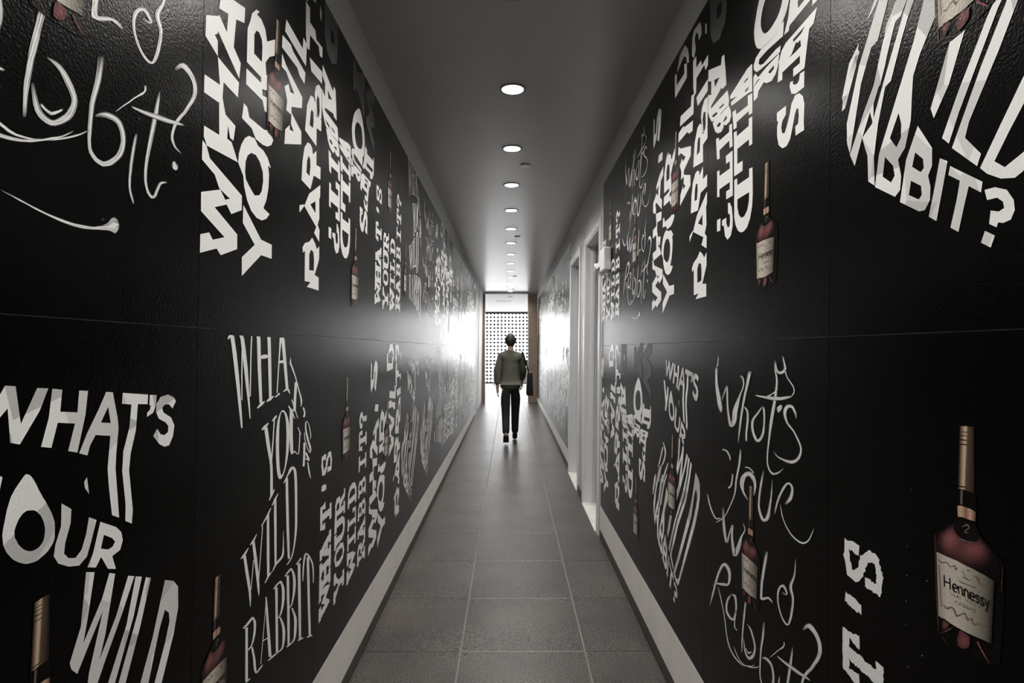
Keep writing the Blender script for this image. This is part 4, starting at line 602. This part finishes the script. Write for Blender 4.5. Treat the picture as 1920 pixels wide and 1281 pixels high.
K|label_lettering|*|brown;-30,101,-29,100,-27,98,-25,100,-24,102;-29,102,-28,100,-27,99,-26,100,-25,102/brown;-18,103,-20,103,-22,103,-23,101,-22,99,-20,99,-18,99;-19,103,-20,103,-22,102,-22,101,-22,100,-20,100,-18,100/brown;-22,101,-19,101;-22,101,-19,101/brown;-15,100,-15,102,-15,103,-14,103,-13,103,-12,103,-12,102,-14,102,-15,102;-16,100,-16,101,-16,103,-14,104,-12,104,-12,103,-12,102,-14,101,-15,101/brown;-14,101,-12,100;-14,102,-11,101/brown;-10,103,-9,103,-7,102,-6,103,-5,104;-9,104,-8,103,-7,103,-6,103,-5,104/brown;-7,102,-7,101;-7,103,-7,101/brown;6,105,5,105,4,105,2,105,2,104,4,103,5,103,5,103,4,102,3,102,2,102;6,105,5,105,3,105,3,105,3,104,4,104,6,103,5,102,4,102,3,102,2,102/brown;9,103,9,104,9,105,10,106,12,105,12,105,12,105,10,104,9,104;8,102,8,104,8,106,10,106,12,106,13,105,12,104,10,104,9,104/brown;18,107,17,107,15,106,14,105,15,103,16,103,18,103;18,106,16,106,15,106,15,105,15,103,17,103,18,104/brown;15,104,18,105;15,105,18,105/brown;25,107,24,107,23,107,22,107,21,106,20,105,21,104,22,104,23,104,24,104,24,104;24,106,23,107,23,107,22,106,21,106,21,105,21,105,22,105,23,104,24,105,24,105/brown;29,105,29,108;28,104,28,107/brown;33,105,34,107,35,108,36,107,36,105;32,105,33,107,35,109,36,107,37,106/brown;39,109,39,107,39,105,41,105,42,106;39,109,39,107,39,106,41,106,42,106
K|base_glow|g|-49,51,-45,53,-40,52,-34,52,-29,51,-31,45,-36,39,-41,34,-46,31,-49,31,-51,34,-51,43;pinkm;glassdark
K|base_glow|*|golddim;-51,25,-47,28,-41,31,-35,36,-30,40,-26,45,-23,49;-51,26,-47,29,-42,33,-37,37,-32,42,-27,46,-24,49
K|base_glow|g|-10,48,-4,51,2,50,8,50,12,48,13,41,11,33,7,28,2,25,-7,22,-14,23,-14,35;pinkm;pinkdim
K|base_glow|*|pinkm;26,48,29,44,34,40,38,36,43,32,48,29,51,27;29,50,32,47,36,42,41,38,45,34,49,30,52,28
K|base_glow|*|pinkdim;-49,19,-47,18,-43,16,-40,15,-37,15,-34,15,-33,15;-48,20,-46,19,-42,17,-39,16,-36,16,-34,15,-32,15
'''
def pts(s):
    a = [int(v) for v in s.split(',')]; return list(zip(a[::2], a[1::2]))
DES = {}; PRINT = set(INK)
for ln in DATA.strip().split('\n'):
    d, word, m, body = ln.split('|')
    DES.setdefault(d, []).append((word, m, body))
def strip_smoke(l, r, hh, rnd):
    """soft drawn stroke: ink runs in filaments along the stroke and fades at its edges and ends"""
    n = len(l); m_ = 9; V = []; C = []; F = []
    p1, p2, fq = rnd.uniform(0, 6), rnd.uniform(0, 3), rnd.uniform(1.6, 2.6)
    for i in range(n):
        s_ = i/(n-1); end = min(1, s_*7+.15, (1-s_)*7+.15)
        wd = math.hypot(l[i][0]-r[i][0], l[i][1]-r[i][1])
        for k in range(m_):
            t_ = k/(m_-1); env = math.sin(math.pi*t_)**.6
            fil = abs(math.cos(math.pi*fq*(t_+.22*math.sin(5*s_+p1))+p2))**.8
            q = env*end*(1.1 if wd < 6 else .22+1.0*fil)
            q = max(0, min(1, q)); q = .0012+.85*q*q*(3-2*q)
            V.append(((l[i][0]*(1-t_)+r[i][0]*t_)/1000, (l[i][1]*(1-t_)+r[i][1]*t_)/1000, hh)); C.append((q, q, q*.985, 1))
    for i in range(n-1):
        for k in range(m_-1): a = i*m_+k; F.append((a, a+1, a+m_+1, a+m_))
    return V, F, C
def strip_rough(l, r, hh, rnd):
    """typed stroke with a ragged inked edge"""
    L = []; R = []
    for i in range(len(l)-1):
        d = math.hypot(l[i+1][0]-l[i][0], l[i+1][1]-l[i][1]); n = max(1, int(d/5))
        for k in range(n+(i == len(l)-2)):
            t_ = k/n; j_ = lambda: rnd.uniform(-2.6, 2.6)
            L.append(((l[i][0]*(1-t_)+l[i+1][0]*t_+j_())/1000, (l[i][1]*(1-t_)+l[i+1][1]*t_+j_())/1000, hh))
            R.append(((r[i][0]*(1-t_)+r[i+1][0]*t_+j_())/1000, (r[i][1]*(1-t_)+r[i+1][1]*t_+j_())/1000, hh))
    n = len(L)
    return L+R, [(i, n+i, n+i+1, i+1) for i in range(n-1)]
RND = random.Random(11)
def piece_geo(m, body, h):
    """-> list of (material, verts, faces, colours)"""
    out = []
    if m == 'v':
        a, b_, cs = body.split(';'); a, b_ = pts(a), pts(b_); cs = [INK[c] for c in cs.split()]; n = len(a)
        V = [(x/1000, y/1000, h) for x, y in a+b_]
        out.append(('picture', V, [(i, n+i, n+i+1, i+1) for i in range(n-1)], [(*c, 1) for c in cs+cs]))
    elif m == 'h':
        rc, P, I = body.split(';'); nr_, nc_ = map(int, rc.split(',')); P = pts(P); I = [int(v_) for v_ in I.split(',')]
        V = [(x/1000, y/1000, h) for x, y in P]
        C = [(*[u*(1-q/99)+v_*q/99 for u, v_ in zip(INK['glassdark'], INK['pink'])], 1) for q in I]
        out.append(('picture', V, [(i*nc_+k, i*nc_+k+1, (i+1)*nc_+k+1, (i+1)*nc_+k) for i in range(nr_-1) for k in range(nc_-1)], C))
    elif m == 'g':
        a, c0, c1 = body.split(';'); a = pts(a); c0, c1 = INK[c0], INK[c1]; n = len(a)
        cx = sum(p[0] for p in a)/n; cy = sum(p[1] for p in a)/n
        V = [(cx/1000, cy/1000, h)]; C = [(*c0, 1)]; F = []
        for k in range(1, 6):
            f_ = k/5; e_ = f_*f_*(3-2*f_)
            for p in a: V.append(((cx+(p[0]-cx)*f_)/1000, (cy+(p[1]-cy)*f_)/1000, h)); C.append((*[u*(1-e_)+v_*e_ for u, v_ in zip(c0, c1)], 1))
        for i in range(n):
            q = (i+1) % n; F.append((0, 1+i, 1+q))
            for k in range(4): F.append((1+k*n+i, 1+(k+1)*n+i, 1+(k+1)*n+q, 1+k*n+q))
        out.append(('picture', V, F, C))
    elif m != '*':
        loops = [[Vector((x/1000, y/1000, 0)) for x, y in pts(p)] for p in body.split('/')]
        V = [(v.x, v.y, h) for l in loops for v in l]
        out.append((m, V, [tuple(f) for f in tessellate_polygon(loops)], None))
    else:
        for k, rb in enumerate(body.split('/')):
            mm, l, r = rb.split(';'); l, r = pts(l), pts(r); n = len(l)
            hh = h+.00006*k
            if mm == 'smoke': V, F, C = strip_smoke(l, r, hh, RND); out.append((mm, V, F, C)); continue
            if mm == 'rough': V, F = strip_rough(l, r, hh, RND); out.append((mm, V, F, None)); continue
            V = [(x/1000, y/1000, hh) for x, y in l]+[(x/1000, y/1000, hh) for x, y in r]
            out.append((mm, V, [(i, n+i, n+i+1, i+1) for i in range(n-1)], None))
    return out
def geo_mesh(name, geos):
    V = []; F = []; MI = []; mats = []; CC = []; anyc = False
    for mm, v, f, c in geos:
        mn = 'print_'+mm if mm in PRINT else mm
        if mn not in mats: mats.append(mn)
        n = len(V); V += v; F += [tuple(i+n for i in q) for q in f]; MI += [mats.index(mn)]*len(f)
        CC += c if c else [(.8, .8, .8, 1)]*len(v); anyc = anyc or bool(c)
    F2 = []
    for q in F:                                   # face the room
        a = 0
        for i in range(len(q)):
            p_, p2 = V[q[i]], V[q[(i+1) % len(q)]]; a += p_[0]*p2[1]-p2[0]*p_[1]
        F2.append(q if a >= 0 else q[::-1])
    me = mesh(name, V, F2)
    for mn in mats: me.materials.append(MAT[mn])
    me.polygons.foreach_set('material_index', MI)
    if anyc:
        at = me.color_attributes.new('ink', 'FLOAT_COLOR', 'POINT')
        at.data.foreach_set('color', [x for c in CC for x in c])
    return me
LET = {}; WRD = {}
for d in 'CBDQST':
    LET[d] = [geo_mesh('letter', piece_geo(m, b_, .0006)) for w_, m, b_ in DES[d]]
    ws = []
    for w_, m, b_ in DES[d]:
        if w_ not in ws: ws.append(w_)
    WRD[d] = [geo_mesh('word', [g for w2, m, b_ in DES[d] if w2 == w_ for g in piece_geo(m, b_, .0006)]) for w_ in ws]
BOT = [(nm, geo_mesh(nm, piece_geo(m, b_, .0010+.00008*i))) for i, (nm, m, b_) in enumerate(DES['K'])]
BALL = geo_mesh('bottle_print', [g for i, (nm, m, b_) in enumerate(DES['K']) for g in piece_geo(m, b_, .0010+.00008*i)])
BPOS = dict(S=(.423, .445), Q=(.412, .475), C=(.428, .570), B=(.520, .130), T=(.415, .735), D=(.112, .297))
STY = dict(S='smoky white handwritten slogan', Q='warped white lettering', C='bold angular white sideways lettering',
           B='white slab-serif sideways lettering', T='rough white typewriter sideways lettering', D='tall thin white serif lettering')
def graphic(s, n, row, d, where, near):
    z0 = ZBOT if row == 'l' else ZSEAM[s]
    M = place(s, n, z0); side = 'left' if s == 'L' else 'right'; rw = 'upper' if row == 'u' else 'lower'
    t_ = thing('printed_slogan', '%s on the %s %s panel, %s wall' % (STY[d], where, rw, side) if 'past' not in where else
               '%s on the %s' % (STY[d], where.replace('PANEL', rw+' panel')), 'lettering', group='printed slogans', matrix=M)
    if s == 'R' and n == 3:
        t_.matrix_world = M
    for k, me in enumerate(LET[d] if near else WRD[d]):
        link(({'speck': 'ink_speck', 'flourish': 'flourish'}.get(DES[d][k][0], 'letter')) if near else 'word', me, None, t_)
    bx_, by_ = BPOS[d]
    Mb = M @ Matrix.Translation((bx_, by_, 0))
    lb = 'printed dark bottle with cream label on the %s %s panel, %s wall' % (where, rw, side) if 'past' not in where else \
         'printed bottle with cream label on the %s' % where.replace('PANEL', rw+' panel')
    b_ = thing('bottle_picture', lb, 'bottle picture', group='printed bottles', matrix=Mb)
    if near:
        par = {}
        for nm, me in BOT:
            o = link(nm, me, None, par.get({'foil_ring': 'neck_foil', 'seal_emblem': 'seal', 'label_scroll': 'paper_label', 'brand_lettering': 'paper_label', 'label_lettering': 'paper_label', 'seal_rim': 'seal'}.get(nm), b_))
            par.setdefault(nm, o)
    else: link('bottle_print', BALL, None, b_)
SEQ = {('L', 'u'): 'SCBTD', ('L', 'l'): 'QDTCQ', ('R', 'u'): 'QBCST', ('R', 'l'): 'TSQBC'}
for row in 'ul':
    for n in range(-1, 13): graphic('L', n, row, SEQ['L', row][(n+1) % 5], ordn(n+1), n < 4)
    for n in range(-1, 4): graphic('R', n, row, SEQ['R', row][(n+1) % 5], ordn(n+1), True)
    for n in range(7, 16): graphic('R', n, row, SEQ['R', row][(n+1) % 5], '%s PANEL past the doors' % ordn(n-7), False)

# ------------------------------------------------------------------ the person walking away
PX, PYY = .015, 9.45
PZ = zf(PYY)
def skin_obj(name, pts_, edges, mat, parent, root=0, sub=2):
    me = bpy.data.meshes.new(name); me.from_pydata([p[:3] for p in pts_], edges, []); me.update()
    o = link(name, me, mat, parent)
    md = o.modifiers.new('skin', 'SKIN'); md.use_smooth_shade = True; md.branch_smoothing = .4
    for i, p in enumerate(pts_):
        sv = me.skin_vertices[0].data[i]; sv.radius = (p[3], p[4] if len(p) > 4 else p[3]); sv.use_root = (i == root)
    sb = o.modifiers.new('sub', 'SUBSURF'); sb.levels = sub; sb.render_levels = sub
    return o
per = thing('person', 'person walking away in olive grey jacket and black trousers, carrying a black bag', 'person', (PX, PYY, PZ))
# joints (x right, y away, z up); left leg trailing on its toes, right leg forward
J = dict(pelvis=(0, 0, .90), waist=(0, .01, 1.04), chest=(0, .03, 1.24), neckb=(0, .035, 1.39), neck=(0, .045, 1.46), head=(0, .055, 1.54),
         hipL=(-.085, -.01, .86), kneeL=(-.075, -.07, .47), ankL=(-.07, -.27, .115), toeL=(-.07, -.17, .03),
         hipR=(.085, .01, .86), kneeR=(.075, .14, .48), ankR=(.07, .22, .085), toeR=(.07, .38, .035),
         uchest=(0, .035, 1.33), shL=(-.155, .03, 1.355), elL=(-.205, -.03, 1.09), wrL=(-.205, -.06, .86), shR=(.155, .03, 1.355), elR=(.20, .09, 1.11), wrR=(.185, .24, .95))
order = list(J); idx = {k: i for i, k in enumerate(order)}
rad = dict(pelvis=(.13, .095), waist=(.118, .085), chest=(.14, .10), uchest=(.11, .085), neckb=(.06, .06), neck=(.05, .052), head=(.05, .05), hipL=(.082, .082), kneeL=(.052, .052), ankL=(.036, .036), toeL=(.03, .03),
           hipR=(.082, .082), kneeR=(.052, .052), ankR=(.036, .036), toeR=(.03, .03), shL=(.055, .055), elL=(.040, .040), wrL=(.026, .026), shR=(.055, .055), elR=(.040, .040), wrR=(.026, .026))
ED = [('pelvis', 'waist'), ('waist', 'chest'), ('chest', 'uchest'), ('uchest', 'neckb'), ('neckb', 'neck'), ('neck', 'head'), ('pelvis', 'hipL'), ('hipL', 'kneeL'), ('kneeL', 'ankL'), ('ankL', 'toeL'),
      ('pelvis', 'hipR'), ('hipR', 'kneeR'), ('kneeR', 'ankR'), ('ankR', 'toeR'), ('uchest', 'shL'), ('shL', 'elL'), ('elL', 'wrL'), ('uchest', 'shR'), ('shR', 'elR'), ('elR', 'wrR')]
PTS = [J[k]+rad[k] for k in order]; EDG = [(idx[a], idx[b_]) for a, b_ in ED]
# hands: palm and five curled fingers, rooted in the wrist
def hand(wr, sgn, curl):
    n0 = len(PTS); x, y_, z = J[wr]
    PTS.append((x, y_+.008, z-.055, .024, .014)); EDG.append((idx[wr], n0))
    for k, (dy, ln) in enumerate(((-.026, .066), (-.009, .078), (.009, .074), (.024, .060))):
        a = len(PTS)
        PTS.append((x, y_+.008+dy, z-.088, .0095)); EDG.append((n0, a))
        PTS.append((x-sgn*curl*.4, y_+.008+dy, z-.088-ln*.5, .0085)); EDG.append((a, a+1))
        PTS.append((x-sgn*curl*1.0, y_+.008+dy, z-.088-ln*.85, .0075)); EDG.append((a+1, a+2))
    a = len(PTS)
    PTS.append((x-sgn*.008, y_+.040, z-.050, .0105)); EDG.append((n0, a))
    PTS.append((x-sgn*.018, y_+.058, z-.085, .009)); EDG.append((a, a+1))
hand('wrL', -1, .02); hand('wrR', 1, .035)
body = skin_obj('body', PTS, EDG, 'skin', per, root=idx['pelvis'])
# head: shaped ellipsoid with brow, jaw, nose, ears (faces away, +y)
mb = MB(); V = []; F = []; nu, nv = 28, 20
for j in range(nv+1):
    ph = math.pi*j/nv
    for i in range(nu):
        th_ = 2*math.pi*i/nu
        x = math.sin(ph)*math.cos(th_); y_ = math.sin(ph)*math.sin(th_); z = math.cos(ph)
        rx, ry, rz = .076, .096, .115
        if z < 0: rx *= 1+.26*z; ry *= 1+.12*z*(1 if y_ > 0 else 2.2)
        if y_ > 0: rx *= 1-.05*y_
        V.append((x*rx, y_*ry, z*rz))
for j in range(nv):
    for i in range(nu):
        k = (i+1) % nu; F.append((j*nu+i, j*nu+k, (j+1)*nu+k, (j+1)*nu+i))
hz = 1.585
hd = MB().add([(v[0], v[1]+.07, v[2]+hz) for v in V], F)
for sx in (-1, 1):
    hd.lathe([(0, -.012), (.016, -.010), (.020, 0), (.016, .010), (0, .012)], c=(sx*.076, .06, hz-.005), n=14, axis='x')
hd.lathe([(.012, 0), (.015, .004), (.010, .02), (.004, .045)], c=(0, .165, hz-.03), n=10)
hd.build('head', 'skin', per, smooth=True)
for sx in (-1, 1): MB().lathe([(0, -.012), (.009, -.008), (.012, 0), (.009, .008), (0, .012)], c=(sx*.031, .155, hz+.004), n=12).build('eye', 'eye_white', per, smooth=True)
MB().lathe([(0, -.006), (.020, -.002), (.020, .002), (0, .006)], c=(0, .152, hz-.062), n=14).build('mouth', 'lip', per, smooth=True)
hr = MB(); HV = []; HF = []
for j in range(nv+1):
    for i in range(nu):
        v = V[j*nu+i]; f_ = 1.13 if v[1] < .045 else (1.10 if v[2] > .05 else .9)
        if v[2] < -.075: f_ = .86
        HV.append((v[0]*f_, v[1]*f_+.066, v[2]*(f_ if v[2] > 0 else f_*.94)+hz+.006))
hr.add(HV, F).build('hair', 'hair', per, smooth=True)
# clothes over the body
def cloth(name, mat, keys, radii, ed, root):
    ix = {k: i for i, k in enumerate(keys)}
    P = [(J[k] if k in J else extra[k])+radii[i] for i, k in enumerate(keys)]
    return skin_obj(name, P, [(ix[a], ix[b_]) for a, b_ in ed], mat, per, root=ix[root])
extra = dict(hem=(0, 0, .80), collar=(0, .045, 1.455), cuffL=(-.205, -.058, .885), cuffR=(.187, .225, .965), trL=(-.07, -.25, .14), trR=(.07, .215, .10), seat=(0, -.005, .93))
cloth('jacket', 'jacket_cloth', ['hem', 'pelvis', 'waist', 'chest', 'uchest', 'collar', 'shL', 'elL', 'cuffL', 'shR', 'elR', 'cuffR'],
      [(.172, .128), (.168, .128), (.162, .125), (.172, .130), (.140, .115), (.070, .075), (.080, .080), (.062, .062), (.046, .046), (.080, .080), (.062, .062), (.046, .046)],
      [('hem', 'pelvis'), ('pelvis', 'waist'), ('waist', 'chest'), ('chest', 'uchest'), ('uchest', 'collar'), ('uchest', 'shL'), ('shL', 'elL'), ('elL', 'cuffL'), ('uchest', 'shR'), ('shR', 'elR'), ('elR', 'cuffR')], 'waist')
cloth('trousers', 'trouser_cloth', ['seat', 'pelvis', 'hipL', 'kneeL', 'trL', 'hipR', 'kneeR', 'trR'],
      [(.135, .10), (.138, .105), (.098, .098), (.070, .070), (.058, .058), (.098, .098), (.070, .070), (.058, .058)],
      [('seat', 'pelvis'), ('pelvis', 'hipL'), ('hipL', 'kneeL'), ('kneeL', 'trL'), ('pelvis', 'hipR'), ('hipR', 'kneeR'), ('kneeR', 'trR')], 'pelvis')
def shoe(P): return skin_obj('shoe', P, [(0, 1), (1, 2), (2, 3)], 'shoe_leather', per, root=1)
shoe([(-.07, -.285, .155, .044, .044), (-.07, -.275, .095, .044, .048), (-.07, -.20, .052, .044, .034), (-.07, -.125, .034, .036, .026)])
shoe([(.07, .205, .115, .044, .044), (.07, .20, .058, .044, .048), (.07, .29, .044, .046, .034), (.07, .39, .036, .036, .028)])
# bag slung from the right shoulder
bg_ = thing('shoulder_bag', 'black shoulder bag hanging at the right hip of the walking person', 'bag', (PX+.30, PYY-.05, PZ+.74))
b_ = MB()
b_.add(*hexa([(-.055, -.15, 0), (.055, -.15, 0), (.055, .15, 0), (-.055, .15, 0), (-.035, -.17, .36), (.035, -.17, .36), (.035, .17, .36), (-.035, .17, .36)]))
b_ = b_.build('bag_body', 'bag_leather', bg_, bevel=.025, seg=3, smooth=True)
MB().box(-.037, .037, -.165, .165, .352, .364).build('zip_flap', 'bag_leather', b_, bevel=.003)
for sy in (-.02, .02):
    MB().tube([(-.01, sy-.10, .34), (-.045, sy-.06, .48), (-.095, sy-.01, .66), (-.14, sy+.05, .702), (-.10, sy+.10, .64), (-.05, sy+.11, .48), (-.01, sy+.11, .34)], .008).build('bag_strap', 'bag_leather', bg_, smooth=True)
